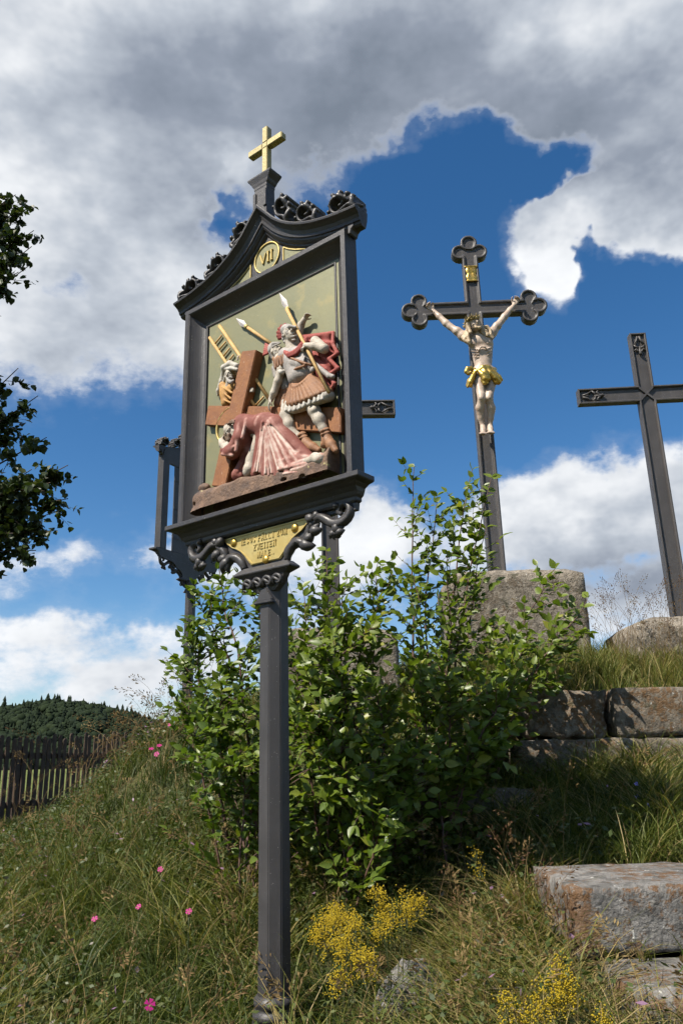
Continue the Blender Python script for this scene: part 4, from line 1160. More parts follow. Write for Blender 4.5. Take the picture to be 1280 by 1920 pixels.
# helmet, curls and crest
s = Sculpt(lo, hi, H)
s.ell(Q((0.1669, 0.7515, 0.096)), (.031, .030, .026), .004)
s.chain([Q(p) for p in ((0.233, 0.7311, 0.116), (0.2055, 0.741, 0.124), (0.1643, 0.7396, 0.112), (0.1464, 0.7174, 0.1))], (.006, .009, .009, .007), .004)
for p in ((0.1516, 0.7089, 0.102), (0.1561, 0.6964, 0.098), (0.1576, 0.7202, 0.11), (0.1678, 0.7279, 0.116), (0.1919, 0.7179, 0.124)): s.ell(Q(p), (.0085, .0085, .0085), .003)
s.clip(Q((0, 0, .044)), (0, 1, 0)); rel('soldier_helmet', s, M['hair_grey'])
s = Sculpt(lo, hi, H)
for i, (a_, b_) in enumerate((((0.157, 0.7735, 0.094), (0.153, 0.7838, 0.094)), ((0.146, 0.7692, 0.094), (0.1323, 0.7844, 0.094)), ((0.1391, 0.7603, 0.094), (0.1184, 0.7758, 0.094)), ((0.1356, 0.7484, 0.094), (0.1114, 0.7611, 0.094)), ((0.133, 0.7387, 0.092), (0.1095, 0.7453, 0.092)), ((0.1339, 0.7294, 0.09), (0.1146, 0.7327, 0.09)))): s.cone(Q(a_), Q(b_), .0065, .0085, .003)
rel('soldier_crest', s, M['cloak'], {'wear': lambda V: np.full(len(V), .15)})
# eyes, moustache
s = Sculpt(*box_of([(0.1547, 0.7647, 0.09), (0.265, 0.644, 0.14)], .012), .0016)
s.chain([Q(p) for p in ((0.2233, 0.6845, 0.128), (0.2455, 0.6753, 0.136), (0.2499, 0.6825, 0.126))], (.0028, .0034, .0028), .0015)
s.chain([Q(p) for p in ((0.2198, 0.6716, 0.122), (0.2385, 0.6656, 0.126))], (.004, .003), .0015)
rel('soldier_moustache', s, M['hair_grey'])
# armour
s = Sculpt(lo, hi, H)
s.cone(Q((0.1467, 0.6396, 0.082)), Q((0.2579, 0.6113, 0.08)), .036, .036, .02); s.ell(Q((0.2138, 0.5898, 0.09)), (.060, .034, .052), .02)
s.ell(Q((0.2343, 0.5185, 0.092)), (.048, .040, .044), .015); s.cone(Q((0.1734, 0.5963, 0.082)), Q((0.2084, 0.5054, 0.085)), .034, .036, .02); s.cone(Q((0.2655, 0.5746, 0.082)), Q((0.267, 0.5073, 0.085)), .034, .034, .02)
for i in range(9):
    y = 570 + i * 24; s.chain([Q(p) for p in (np.array((0.1901, 0.6075, 0.108)) + np.array((.0, -.0052 * i * 1.0, .012 * math.sin(i / 3))), np.array((0.2501, 0.5738, 0.124)) + np.array((0, -.0056 * i, .010 * math.sin(i / 3))), np.array((0.2851, 0.5727, 0.116)) + np.array((0, -.0052 * i, .010 * math.sin(i / 3))))], (.0028, .0034, .0028), .002)
s.clip(Q((0, 0, .044)), (0, 1, 0)); rel('soldier_armour', s, M['armour'])
s = Sculpt(lo, hi, H)   # sash, belt, skirt strips, shoulder strips
s.chain([Q(p) for p in ((0.1908, 0.6023, 0.12), (0.2504, 0.5595, 0.132), (0.2996, 0.5266, 0.13), (0.3178, 0.5197, 0.118))], (.0055, .0065, .0065, .0055), .002)
s.chain([Q(p) for p in ((0.2032, 0.5279, 0.116), (0.25, 0.5216, 0.132), (0.2932, 0.5208, 0.13))], (.005, .006, .005), .002)
s.clip(Q((0, 0, .044)), (0, 1, 0)); rel('soldier_straps', s, M['leather'])
s = Sculpt(lo, hi, H)
top = spline([(0.192, 0.4868, 0.098), (0.2271, 0.4513, 0.118), (0.2648, 0.443, 0.128), (0.295, 0.4549, 0.126), (0.3055, 0.4754, 0.112)], 12)
bot = spline([(0.1582, 0.4047, 0.1), (0.2155, 0.378, 0.124), (0.2708, 0.3668, 0.136), (0.3226, 0.3652, 0.138), (0.3635, 0.3712, 0.128), (0.3838, 0.389, 0.104)], 12)
for i in range(12): s.cone(Q(top[i]), Q(bot[i]), .0078, .0102, .0022)
for i in range(11): s.cone(Q((top[i] + top[i + 1]) / 2 - (0, 0, .018)), Q((bot[i] + bot[i + 1]) / 2 - (0, 0, .020)), .020, .024, .008)
for i in range(12): s.ell(Q(top[i] + (0, -.004, .005)), (.0085, .006, .0075), .0015)
s.ell(Q((0.1234, 0.6176, 0.094)), (.026, .024, .028), .006)
for k in range(4): s.cone(Q(np.array((0.1112, 0.6202, 0.112)) + (k * .0165, .002 * k, 0)), Q(np.array((0.1139, 0.5799, 0.112)) + (k * .0165, .002 * k, 0)), .0075, .0068, .002)
s.clip(Q((0, 0, .044)), (0, 1, 0)); rel('soldier_skirt', s, M['leather'])
s = Sculpt(lo, hi, H)   # white hem and cuff
hm = spline([(0.1394, 0.3938, 0.094), (0.1917, 0.3632, 0.112), (0.2491, 0.3483, 0.126), (0.2985, 0.349, 0.132), (0.3464, 0.3501, 0.13), (0.3748, 0.355, 0.12), (0.3815, 0.362, 0.102)], 22)
for i in range(21): s.cone(Q(hm[i] + (0, .010, -.02)), Q(hm[i + 1] + (0, .010, -.02)), .022, .022, .008)
for i in range(22): s.cone(Q(hm[i] + (0, .030, 0)), Q(hm[i] + (0, -.012 + .004 * (i % 2), .005 * (-1) ** i)), .006, .0072, .0035)
s.chain([Q(p) for p in ((0.1119, 0.575, 0.098), (0.1514, 0.5447, 0.116), (0.1579, 0.5551, 0.098))], (.0085, .0105, .0085), .003)
s.clip(Q((0, 0, .044)), (0, 1, 0)); rel('soldier_hem', s, M['cloth_white'])
# cloak
ridge = [((0.2493, 0.6872, 0.08), (0.3992, 0.6586, 0.072)), ((0.27, 0.6578, 0.078), (0.4055, 0.6089, 0.074)), ((0.407, 0.653, 0.078), (0.4102, 0.5957, 0.088)), ((0.4102, 0.5957, 0.088), (0.4317, 0.5456, 0.086)), ((0.4317, 0.5456, 0.086), (0.3931, 0.5303, 0.092)), ((0.3931, 0.5303, 0.092), (0.4341, 0.475, 0.088)), ((0.4341, 0.475, 0.088), (0.3851, 0.4614, 0.092)), ((0.3851, 0.4614, 0.092), (0.4125, 0.415, 0.086)), ((0.4125, 0.415, 0.086), (0.3765, 0.3858, 0.084)), ((0.2996, 0.5979, 0.076), (0.3623, 0.4987, 0.078)), ((0.3053, 0.5629, 0.076), (0.3553, 0.4691, 0.078)), ((0.3313, 0.5863, 0.076), (0.3935, 0.5092, 0.078)), ((0.3488, 0.4606, 0.078), (0.3736, 0.3987, 0.08))]
s = Sculpt(lo, hi, H)
for a_, b_ in (((0.2339, 0.6935, 0.066), (0.3769, 0.6587, 0.06)), ((0.2613, 0.6633, 0.06), (0.3818, 0.6074, 0.06)), ((0.2847, 0.6108, 0.058), (0.3867, 0.562, 0.06)), ((0.3029, 0.5601, 0.058), (0.3882, 0.5076, 0.06)), ((0.3209, 0.5102, 0.058), (0.3778, 0.4684, 0.06)), ((0.3386, 0.4611, 0.058), (0.3703, 0.4231, 0.06)), ((0.277, 0.6368, 0.056), (0.3424, 0.4285, 0.056)), ((0.364, 0.647, 0.06), (0.3641, 0.4199, 0.06))): s.cone(Q(a_), Q(b_), .020, .018, .015)
for a_, b_ in ridge: s.cone(Q(a_), Q(b_), .0085, .0085, .006)
nk = [(0.1601, 0.6436, 0.108), (0.2044, 0.6068, 0.124), (0.2442, 0.6045, 0.128), (0.265, 0.6286, 0.118), (0.2726, 0.6658, 0.096)]
s.chain([Q(p) for p in nk], (.008, .011, .011, .011, .010), .005)
s.chain([Q(np.array(p) + (.004, -.012, .002)) for p in nk], (.006, .008, .008, .008, .008), .004)
s.clip(Q((0, 0, .044)), (0, 1, 0))
rel('soldier_cloak', s, M['cloak'], {'wear': lambda V: np.clip(1.05 - seg_dist(V, [(Q(a_), Q(b_)) for a_, b_ in ridge] + [(Q(a_), Q(b_)) for a_, b_ in zip(nk, nk[1:])]) / .017, 0, 1) * .75})
# scabbard and hilt at the hip
s = Sculpt(lo, hi, H); s.chain([Q(p) for p in ((0.3153, 0.5403, 0.096), (0.3554, 0.4924, 0.1), (0.3958, 0.4501, 0.098), (0.4122, 0.4426, 0.096))], (.008, .011, .012, .010), .004); s.ell(Q((0.3236, 0.4962, 0.118)), (.012, .010, .014), .004)
rel('soldier_scabbard', s, M['armour'])
# boots
for pts, kn in ((((0.3632, 0.2165, 0.088), (0.3695, 0.1819, 0.088), (0.3961, 0.1476, 0.094), (0.4207, 0.1168, 0.1)), 0), (((0.2257, 0.2442, 0.068), (0.2427, 0.2076, 0.07), (0.2832, 0.1747, 0.074), (0.3136, 0.1562, 0.074)), 1)):
    s = Sculpt(lo, hi, H)
    s.chain([Q(p) for p in pts], (.021, .022, .021, .013), .008); s.ell(Q(np.array(pts[1]) + (-.012, -.020, .004)), (.018, .016, .016), .008)
    for f_ in (.0, .45): p = np.array(pts[0]) * (1 - f_) + np.array(pts[1]) * f_; s.chain([Q(p + (-.020, .004, .008)), Q(p + (0, -.004, .026)), Q(p + (.020, .006, .008))], (.0048, .0055, .0048), .002)
    s.clip(Q((0, 0, .044)), (0, 1, 0)); rel('soldier_boot', s, M['leather'])
spear((0.1068, 0.972, 0.08), (0.1606, 0.8616, 0.092), (0.4227, 0.3534, 0.138), .082, 'front')

# --- fallen figure in the pink robe
lo, hi = box_of([(-0.3236, 0.5451, 0.05), (0.4093, -0.005, 0.13)], .035)
s = Sculpt(lo, hi, H)
sculpt_head(s, Q((-0.1528, 0.3619, 0.112)), .080, DV(.10, -.62, .78), DV(-.45, .75, .35), .002)
s.cone(Q((-0.145, 0.3815, 0.1)), Q((-0.1042, 0.384, 0.09)), .022, .027, .01)
s.cone(Q((-0.109, 0.3759, 0.085)), Q((0.035, 0.3136, 0.08)), .04, .04, .02)
s.cone(Q((-0.104, 0.3728, 0.09)), Q((-0.1696, 0.2763, 0.12)), .026, .02, .015); s.chain([Q(p) for p in ((-0.1643, 0.2733, 0.125), (-0.1925, 0.3041, 0.122), (-0.2166, 0.3335, 0.112))], (.019, .018, .013), .006)
sculpt_hand(s, Q((-0.2126, 0.3268, 0.112)), DV(-.1, .8, -.35), DV(.6, .1, -.6), .052, .9)
s.cone(Q((0.0121, 0.3132, 0.085)), Q((-0.0447, 0.2027, 0.09)), .03, .026, .02); s.chain([Q(p) for p in ((-0.0447, 0.2027, 0.09), (-0.0496, 0.1583, 0.1), (-0.06, 0.1455, 0.102))], (.026, .026, .02), .01)
s.cone(Q((0.0397, 0.3107, 0.085)), Q((0.244, 0.1103, 0.095)), .034, .02, .02)
s.chain([Q(p) for p in ((0.2518, 0.1057, 0.104), (0.32, 0.1031, 0.112), (0.3472, 0.0923, 0.116))], (.022, .018, .019), .008)
s.chain([Q(p) for p in ((0.3265, 0.1052, 0.116), (0.3625, 0.0921, 0.12), (0.3719, 0.0717, 0.114))], (.021, .023, .014), .008)
s.ell(Q((0.3313, 0.1118, 0.118)), (.018, .018, .015), .008)
for i in range(5): s.cone(Q(np.array((0.3767, 0.0908, 0.12)) + (-.0005 * i, -.0078 * i, -.002 * i)), Q(np.array((0.3879, 0.083, 0.118)) + (-.003 * i, -.0092 * i, -.002 * i)), .0072 - .0005 * i, .0062, .0022)
s.clip(Q((0, 0, .044)), (0, 1, 0)); rel('fallen_body', s, M['skin_relief'])
# hair, beard, thorn crown
s = Sculpt(lo, hi, H)
s.ell(Q((-0.1487, 0.3888, 0.098)), (.034, .028, .032), .006)
s.chain([Q(p) for p in ((-0.0979, 0.3613, 0.128), (-0.099, 0.3388, 0.13), (-0.1226, 0.3167, 0.122))], (.012, .012, .007), .006)
s.chain([Q(p) for p in ((-0.172, 0.3778, 0.118), (-0.1836, 0.355, 0.112), (-0.1811, 0.3248, 0.108))], (.010, .012, .008), .006)
s.chain([Q(p) for p in ((-0.1419, 0.3327, 0.136), (-0.1454, 0.314, 0.128), (-0.1355, 0.3093, 0.122))], (.010, .012, .008), .006)
rel('fallen_hair', s, M['hair_relief'])
cr_ = spline([(-0.1838, 0.3757, 0.118), (-0.1555, 0.3834, 0.134), (-0.1165, 0.3826, 0.142), (-0.09, 0.3729, 0.136), (-0.0901, 0.3678, 0.118)], 16)
pa = [tube([Q(p) for p in cr_], .0065, 7, True, 1.0, .3)]
for i in range(15): p = cr_[i]; d = unit((math.cos(i * 2.1), .6 + .4 * math.sin(i), .8)); pa.append(tube([Q(p), Q(p + d * .014)], (.004, .0008), 5))
V, F = join(pa); link('thorn_crown', np_mesh('thorn_crown', V, F, True), M['rock_relief'], plate)
hc = np.array((-0.2015, 0.4161, 0.066)); bm = bmesh.new(); ring(bm, hc, .083, .091, .062, .078, 44); link('halo_rim', bm_mesh(bm, 'halo_rim', True), M['gold_plaque'], plate)
bm = bmesh.new(); ring(bm, hc, 0, .083, .064, .068, 36); bmesh.ops.remove_doubles(bm, verts=bm.verts, dist=1e-5); link('halo', bm_mesh(bm, 'halo'), M['ground_gold'], plate)
# robe
s = Sculpt(lo, hi, H)
fan = [((0.0381, 0.3558, 0.098), (-0.0055, 0.1238, 0.108)), ((0.0469, 0.3525, 0.1), (0.0593, 0.1014, 0.112)), ((0.0538, 0.3504, 0.1), (0.1252, 0.0824, 0.112)), ((0.0674, 0.341, 0.1), (0.1876, 0.075, 0.11)), ((0.0791, 0.3327, 0.098), (0.2423, 0.0719, 0.108)), ((0.0908, 0.3246, 0.096), (0.2869, 0.0712, 0.106)), ((0.1054, 0.3276, 0.09), (0.2206, 0.1774, 0.096)), ((0.1005, 0.3123, 0.092), (0.2918, 0.119, 0.1))]
for a_, b_ in fan: s.cone(Q(a_), Q(b_), .030, .021, .022)
s.cone(Q((0.0215, 0.3508, 0.095)), Q((0.112, 0.3149, 0.09)), .042, .042, .02)
s.cone(Q((-0.0925, 0.3807, 0.098)), Q((0.0225, 0.3392, 0.096)), .046, .046, .02)
s.chain([Q(p) for p in ((-0.0825, 0.3828, 0.108), (-0.0849, 0.3017, 0.122), (-0.1321, 0.2539, 0.124), (-0.1827, 0.2777, 0.118)) ], (.034, .034, .031, .022), .015)
s.cone(Q((-0.0801, 0.354, 0.092)), Q((-0.0654, 0.2328, 0.08)), .030, .024, .015)
s.chain([Q(p) for p in ((-0.0844, 0.2676, 0.072), (-0.108, 0.2016, 0.076), (-0.1391, 0.1595, 0.08))], (.026, .026, .030), .012)
s.cone(Q((-0.1411, 0.1532, 0.085)), Q((-0.1088, 0.1506, 0.085)), .016, .016, .008)
for a_, b_ in (((-0.0733, 0.2428, 0.09), (-0.1189, 0.1651, 0.1)), ((-0.0641, 0.2418, 0.085), (-0.0983, 0.1568, 0.092)), ((-0.0922, 0.2146, 0.092), (-0.1402, 0.1543, 0.1))): s.cone(Q(a_), Q(b_), .006, .008, .005)
rdg = [((0.0623, 0.3311, 0.134), (0.0086, 0.1258, 0.126)), ((0.0691, 0.3177, 0.136), (0.041, 0.1171, 0.128)), ((0.0764, 0.3042, 0.138), (0.091, 0.0891, 0.128)), ((0.0832, 0.2916, 0.138), (0.1158, 0.0926, 0.13)), ((0.088, 0.3122, 0.136), (0.1611, 0.0964, 0.13)), ((0.0927, 0.3274, 0.134), (0.2102, 0.0945, 0.128)), ((0.1005, 0.3378, 0.128), (0.2409, 0.114, 0.12)), ((0.1064, 0.3414, 0.12), (0.2283, 0.1705, 0.112)), ((0.1419, 0.1319, 0.13), (0.2332, 0.1419, 0.118)), ((0.1501, 0.0986, 0.132), (0.2857, 0.0918, 0.122)), ((0.1738, 0.073, 0.13), (0.2973, 0.0591, 0.122)), ((0.2207, 0.1452, 0.118), (0.3131, 0.1106, 0.118)),
       ((-0.0366, 0.3735, 0.136), (-0.0458, 0.2872, 0.15)), ((-0.077, 0.3656, 0.138), (-0.0816, 0.2373, 0.152)), ((-0.0841, 0.2601, 0.15), (-0.1671, 0.2597, 0.136)), ((-0.1068, 0.2237, 0.148), (-0.1837, 0.2538, 0.134)), ((0.0352, 0.3622, 0.138), (0.0251, 0.3327, 0.138))]
rq = np.random.default_rng(9)
for i in range(11):                      # finer pleats between the main ones
    t_ = rq.uniform(.15, .85); a_, b_ = rdg[i]; c_, d_ = rdg[i + 1]; k0 = rq.uniform(.05, .4)
    p0 = np.array(a_) * (1 - t_) + np.array(c_) * t_; p1 = np.array(b_) * (1 - t_) + np.array(d_) * t_
    rdg.append((tuple(p0 * (1 - k0) + p1 * k0), tuple(p1 + (rq.normal(0, .006), .004, .002))))
for i, (a_, b_) in enumerate(rdg): s.cone(Q(a_), Q(b_), .0062 if i < 17 else .0042, .0078 if i < 17 else .005, .0045)
for (a_, b_), (c_, d_) in zip(rdg[:7], rdg[1:8]):
    s.cone(Q((np.array(a_) + c_) / 2 + (0, -.03, .010)), Q((np.array(b_) + d_) / 2 + (0, .01, .014)), .004, .0085, .005, True)
s.chain([Q(p) for p in ((0.0575, 0.3663, 0.122), (0.0685, 0.3259, 0.144), (0.0594, 0.2979, 0.14))], (.005, .006, .005), .003)
s.clip(Q((0, 0, .044)), (0, 1, 0))
SEG = [(Q(a_), Q(b_)) for a_, b_ in rdg]
rel('fallen_robe', s, M['robe'], {'wear': lambda V: np.clip(1.08 - seg_dist(V, SEG) / .0125, 0, 1)})

# ================================================================== three crosses on the mound
# --- crucifix with trefoil ends
crux = empty('crucifix', (1.40, 7.0, 2.62), rad(-1.6))
tag(crux, 'tall iron crucifix with trefoil ends and a pale figure in a golden loincloth', 'crucifix', 'crosses on the mound')
s = Sculpt((-.80, -.085, -.05), (.80, .075, 3.72), .0085)
sl, X = s.win(s.lo, s.lo + s.h * s.n)
ax, az_ = np.abs(X[..., 0]), X[..., 2]
def bx2(x, z, hx_, hz_):
    qx, qz = np.abs(x) - hx_, np.abs(z) - hz_
    return np.minimum(np.maximum(qx, qz), 0) + np.hypot(np.maximum(qx, 0), np.maximum(qz, 0))
d2 = np.minimum(bx2(ax, az_ - 1.72, .080, 1.80), bx2(ax, az_ - 2.81, .60, .077))
for cx_, cz_, r_ in ((0, 3.585, .086), (.100, 3.475, .084), (.650, 2.81, .086), (.555, 2.91, .084), (.555, 2.71, .084)):
    d2 = np.minimum(d2, np.hypot(ax - cx_, az_ - cz_) - r_)
yy = X[..., 1]
body = np.maximum(d2, np.maximum(-.050 - yy, yy - .045))
rec = np.maximum(np.maximum(d2 + .027, -.040 * 0 + yy + .030), -(yy + .12))
lobe = np.full_like(d2, 9.)
for cx_, cz_, ex, ez in ((0, 3.585, 0, 3.45), (.100, 3.475, .02, 3.46), (.650, 2.81, .50, 2.81), (.555, 2.91, .545, 2.83), (.555, 2.71, .545, 2.79)):
    a_ = np.array((cx_, cz_)); b_ = np.array((ex, ez)); px_, pz_ = ax - a_[0], az_ - a_[1]; ab = b_ - a_
    t = np.clip((px_ * ab[0] + pz_ * ab[1]) / (ab @ ab), 0, 1); lobe = np.minimum(lobe, np.hypot(px_ - t * ab[0], pz_ - t * ab[1]) - (.058 - .034 * t))
inner = np.minimum(np.minimum(bx2(ax, az_ - 1.70, .050, 1.76), bx2(ax, az_ - 2.81, .56, .046)), lobe)
rec = np.maximum(np.maximum(inner, d2 + .018), yy + .030)
s.g[sl] = np.maximum(body, -rec)
link('cross', s.mesh('cross', None, 0), M['iron_cross'], crux)
del X, d2, body, rec, lobe, inner, yy, ax, az_
# titulus: gilded scroll with the four letters, two over two
tp = empty('tmp'); bpy.data.objects.remove(tp)
def TL(p): return Vector((p[0], -p[2], p[1]))
def TLs(u, v, w): return (u, -w, v)
s = Sculpt((-.09, -.12, 3.05), (.09, -.02, 3.36), .004)
for zz in (3.245, 3.165):
    for xx in (-.024, .024): s.ell((xx, -.045, zz), (.034, .014, .046), .012)
s.cone((-.058, -.05, 3.288), (.058, -.05, 3.288), .011, .011, .004); s.cone((-.05, -.05, 3.122), (.05, -.05, 3.122), .008, .008, .004)
tit = link('titulus', s.mesh('titulus', None, 1), M['gold'], crux)
tag(tit, 'golden scroll with the letters INRI')
_TFb = TF
def TF(p): return Vector((p[0], -p[2], p[1]))
link('titulus_letters', serif_text([('I', -.026, 3.228, .036, .030, .058), ('N', .024, 3.228, .036, .034, .058), ('R', -.024, 3.150, .036, .034, .058), ('I', .026, 3.150, .036, .030, .058)], 'titulus_letters'), M['crown'], tit)
TF = _TFb

# --- the carved figure
lo, hi = np.array((-.60, -.40, .95)), np.array((.62, -.005, 3.02))
HB = .0062
s = Sculpt(lo, hi, HB)
shL, shR = np.array((-0.1546, -0.15, 2.433)), np.array((0.1347, -0.15, 2.4566))
# torso: rib cage, chest, belly, pelvis
s.ell((0.0071, -0.155, 2.3604), (.104, .076, .080), .03); s.ell((-0.0533, -0.185, 2.3267), (.068, .045, .052), .025); s.ell((0.0571, -0.185, 2.3325), (.068, .045, .052), .025)
s.cone((-0.0298, -0.155, 2.3064), (-0.0213, -0.15, 2.1447), .060, .050, .03); s.cone((0.072, -0.155, 2.3033), (0.0596, -0.15, 2.1422), .058, .048, .03)
s.ell((0.0104, -0.165, 2.2173), (.078, .066, .085), .03); s.ell((0.0146, -0.165, 2.1174), (.074, .058, .075), .03); s.ell((0.0156, -0.15, 2.0488), (.098, .074, .07), .03)
s.ell((0.0099, -0.24, 2.1623), (.034, .016, .050), .015, None, True)
for i in range(4):
    z_ = 690 + i * 32
for a_, b_, r_ in (((-0.0957, -0.215, 2.2563), (-0.0204, -0.236, 2.2286), .0065), ((-0.0935, -0.212, 2.2262), (-0.0257, -0.232, 2.2039), .006), ((-0.0895, -0.208, 2.1966), (-0.0306, -0.226, 2.1803), .006), ((-0.0827, -0.202, 2.168), (-0.0335, -0.22, 2.1521), .0058), ((0.0994, -0.212, 2.2611), (0.044, -0.236, 2.2267), .006), ((0.1016, -0.208, 2.2315), (0.0523, -0.23, 2.1981), .006), ((0.0999, -0.204, 2.202), (0.0574, -0.224, 2.1697), .006)):
    s.cone(a_, b_, r_, r_ * .8, .010)
s.cone((-0.0017, -0.236, 2.3416), (-0.0059, -0.24, 2.2667), .006, .006, .010, True); s.chain([(-0.0295, -0.238, 2.2187), (-0.0042, -0.246, 2.2496), (0.028, -0.246, 2.2487), (0.0593, -0.236, 2.2171)], (.008, .009, .009, .006), .006)
s.cone((0.0128, -0.24, 2.1488), (0.0087, -0.24, 2.0772), .006, .006, .012, True); s.ell((0.0095, -0.234, 2.0759), (.010, .012, .012), .006, None, True)
for a_ in ((-0.0786, -0.228, 2.2939), (0.0674, -0.228, 2.2985)): s.ell(a_, (.008, .006, .006), .004)
# neck
s.cone((-0.0312, -0.165, 2.4668), (-0.0015, -0.155, 2.4069), .044, .052, .02)
for a_, b_ in (((-0.0121, -0.205, 2.3736), (-0.1106, -0.175, 2.4125)), ((0.0086, -0.205, 2.3776), (0.1113, -0.175, 2.4241))): s.cone(a_, b_, .014, .012, .012)
s.cone((-0.0348, -0.2, 2.437), (-0.0039, -0.205, 2.3733), .011, .008, .010)
# arms
for pts in ((shL, (-0.2075, -0.145, 2.4887), (-0.2705, -0.125, 2.5558), (-0.3045, -0.12, 2.5956), (-0.3668, -0.1, 2.6901), (-0.4212, -0.085, 2.7707)), (shR, (0.1911, -0.145, 2.5277), (0.2402, -0.125, 2.5945), (0.2762, -0.12, 2.6436), (0.342, -0.1, 2.73), (0.391, -0.085, 2.7934))):
    s.chain([np.array(p) for p in pts], (.046, .040, .032, .034, .028, .019), .016)
for a_, b_ in (((-0.0776, -0.15, 2.3659), (-0.155, -0.15, 2.4284)), ((0.0873, -0.15, 2.3793), (0.1344, -0.15, 2.4519))): s.cone(a_, b_, .046, .043, .03)
for p in ((-0.203, -0.17, 2.4831), (0.1818, -0.17, 2.5205)): s.ell(p, (.032, .022, .030), .02)
sculpt_hand(s, (-0.4212, -0.085, 2.7707), (-.62, .02, .70), (.1, -1.0, .0), .125, .85, .0035, 1, .12)
sculpt_hand(s, (0.391, -0.085, 2.7934), (.42, .02, .80), (-.1, -1.0, .0), .125, .85, .0035, -1, .12)
for p in ((-0.437, -0.125, 2.771), (0.3947, -0.125, 2.7947)): s.ell(p, (.008, .008, .008), .002)
# legs
s.chain([(-0.0313, -0.15, 2.0187), (-0.0437, -0.19, 1.8916), (-0.0417, -0.235, 1.7375), (-0.0391, -0.232, 1.7042), (-0.0555, -0.185, 1.6316), (-0.0489, -0.15, 1.5437), (-0.0343, -0.13, 1.4574)], (.066, .056, .036, .035, .040, .030, .022), .016)
s.chain([(0.0705, -0.145, 2.0182), (0.0702, -0.18, 1.8932), (0.0368, -0.222, 1.7415), (0.0319, -0.22, 1.7078), (0.0506, -0.18, 1.6308), (0.042, -0.15, 1.541), (0.0304, -0.13, 1.4554)], (.064, .053, .036, .035, .039, .030, .022), .016)
for p, d_ in (((-0.0471, -0.282, 1.7062), 1), ((0.0235, -0.27, 1.7099), 1)): s.ell(np.array(p) + (0, .018, 0), (.022, .014, .026), .012)
for p in ((-0.0545, -0.16, 1.6433), (0.0615, -0.155, 1.6422)): s.ell(p, (.030, .036, .080), .02)
for p, t_, sg in (((-0.0336, -0.13, 1.4659), (-0.0489, -0.205, 1.3612), 1), ((0.0327, -0.13, 1.464), (0.0253, -0.2, 1.3696), -1)):
    p, t_ = np.array(p), np.array(t_)
    s.cone(p, p * .45 + t_ * .55, .025, .028, .012); s.cone(p * .45 + t_ * .55, t_, .028, .021, .010); s.ell(p + (0, .02, -.028), (.022, .026, .022), .012)
    for i in range(5):
        q0 = t_ + np.array(((i - 2) * .0135, .004 * abs(i - 1), .004)); L_ = (.042, .040, .036, .031, .026)[i if sg < 0 else i]
        s.chain([q0, q0 + (0, -.020, -.006), q0 + (0, -L_, -.018)], (.0115 if i == 0 else .0095, .010 if i == 0 else .0085, .0085 if i == 0 else .007), .003)
fw, upv = unit((.28, -.90, .12)), unit((-.34, .12, .92))
HP = sculpt_head(s, np.array((-0.0521, -0.225, 2.5059)), .158, fw, upv, .006)
fig = link('figure', s.mesh('figure', None, 1), M['skin'], crux)
tag(fig, 'pale crucified figure with raised arms and bent knees')
# hair and beard
s = Sculpt(lo, hi, .0058)
hr = .158
s.ell(HP(0, -.16, .14), (.070, .068, .068), .01, (np.cross(fw, upv), fw, upv))
for sx in (-1, 1):
    for k_, (o1, o2) in enumerate(((.0, .0), (.03, .05), (-.02, .10))):
        s.chain([HP(sx * (.26 + o1), .14 - o2, .32), HP(sx * (.40 + o1), .02 - o2, .08), HP(sx * (.44 + o1), .0 - o2, -.25), HP(sx * (.46 + o2), .06, -.55)], (.014, .018, .017, .011), .006)
for pts in (((-0.1101, -0.2, 2.4671), (-0.1374, -0.215, 2.4038), (-0.1554, -0.225, 2.3436), (-0.1193, -0.235, 2.3048)), ((-0.1005, -0.21, 2.4516), (-0.1222, -0.235, 2.3733), (-0.1121, -0.245, 2.3125), (-0.1051, -0.24, 2.2879)), ((-0.1218, -0.19, 2.4548), (-0.166, -0.205, 2.3829), (-0.1487, -0.225, 2.3251)), ((0.0225, -0.2, 2.4908), (0.0807, -0.195, 2.492), (0.1092, -0.2, 2.4511), (0.1072, -0.21, 2.3992), (0.1296, -0.205, 2.3647)), ((0.0271, -0.21, 2.4662), (0.0582, -0.225, 2.4287), (0.0744, -0.23, 2.3885), (0.1144, -0.215, 2.3502)), ((0.0145, -0.205, 2.451), (0.0331, -0.22, 2.4094), (0.0641, -0.235, 2.3722))):
    s.chain([np.array(p) for p in pts], np.linspace(.021, .012, len(pts)), .007)
s.chain([HP(-.20, .22, -.20), HP(-.15, .30, -.40), HP(0, .34, -.50), HP(.15, .30, -.40), HP(.20, .22, -.20)], (.007, .014, .017, .014, .007), .006)
s.chain([HP(-.10, .39, -.21), HP(0, .42, -.19), HP(.10, .39, -.21)], (.005, .007, .005), .003)
for sx in (-1, 1): s.chain([HP(sx * .08, .40, .115), HP(sx * .22, .33, .125)], (.004, .0035), .002)
link('hair', s.mesh('hair', None, 1), M['hair'], fig)
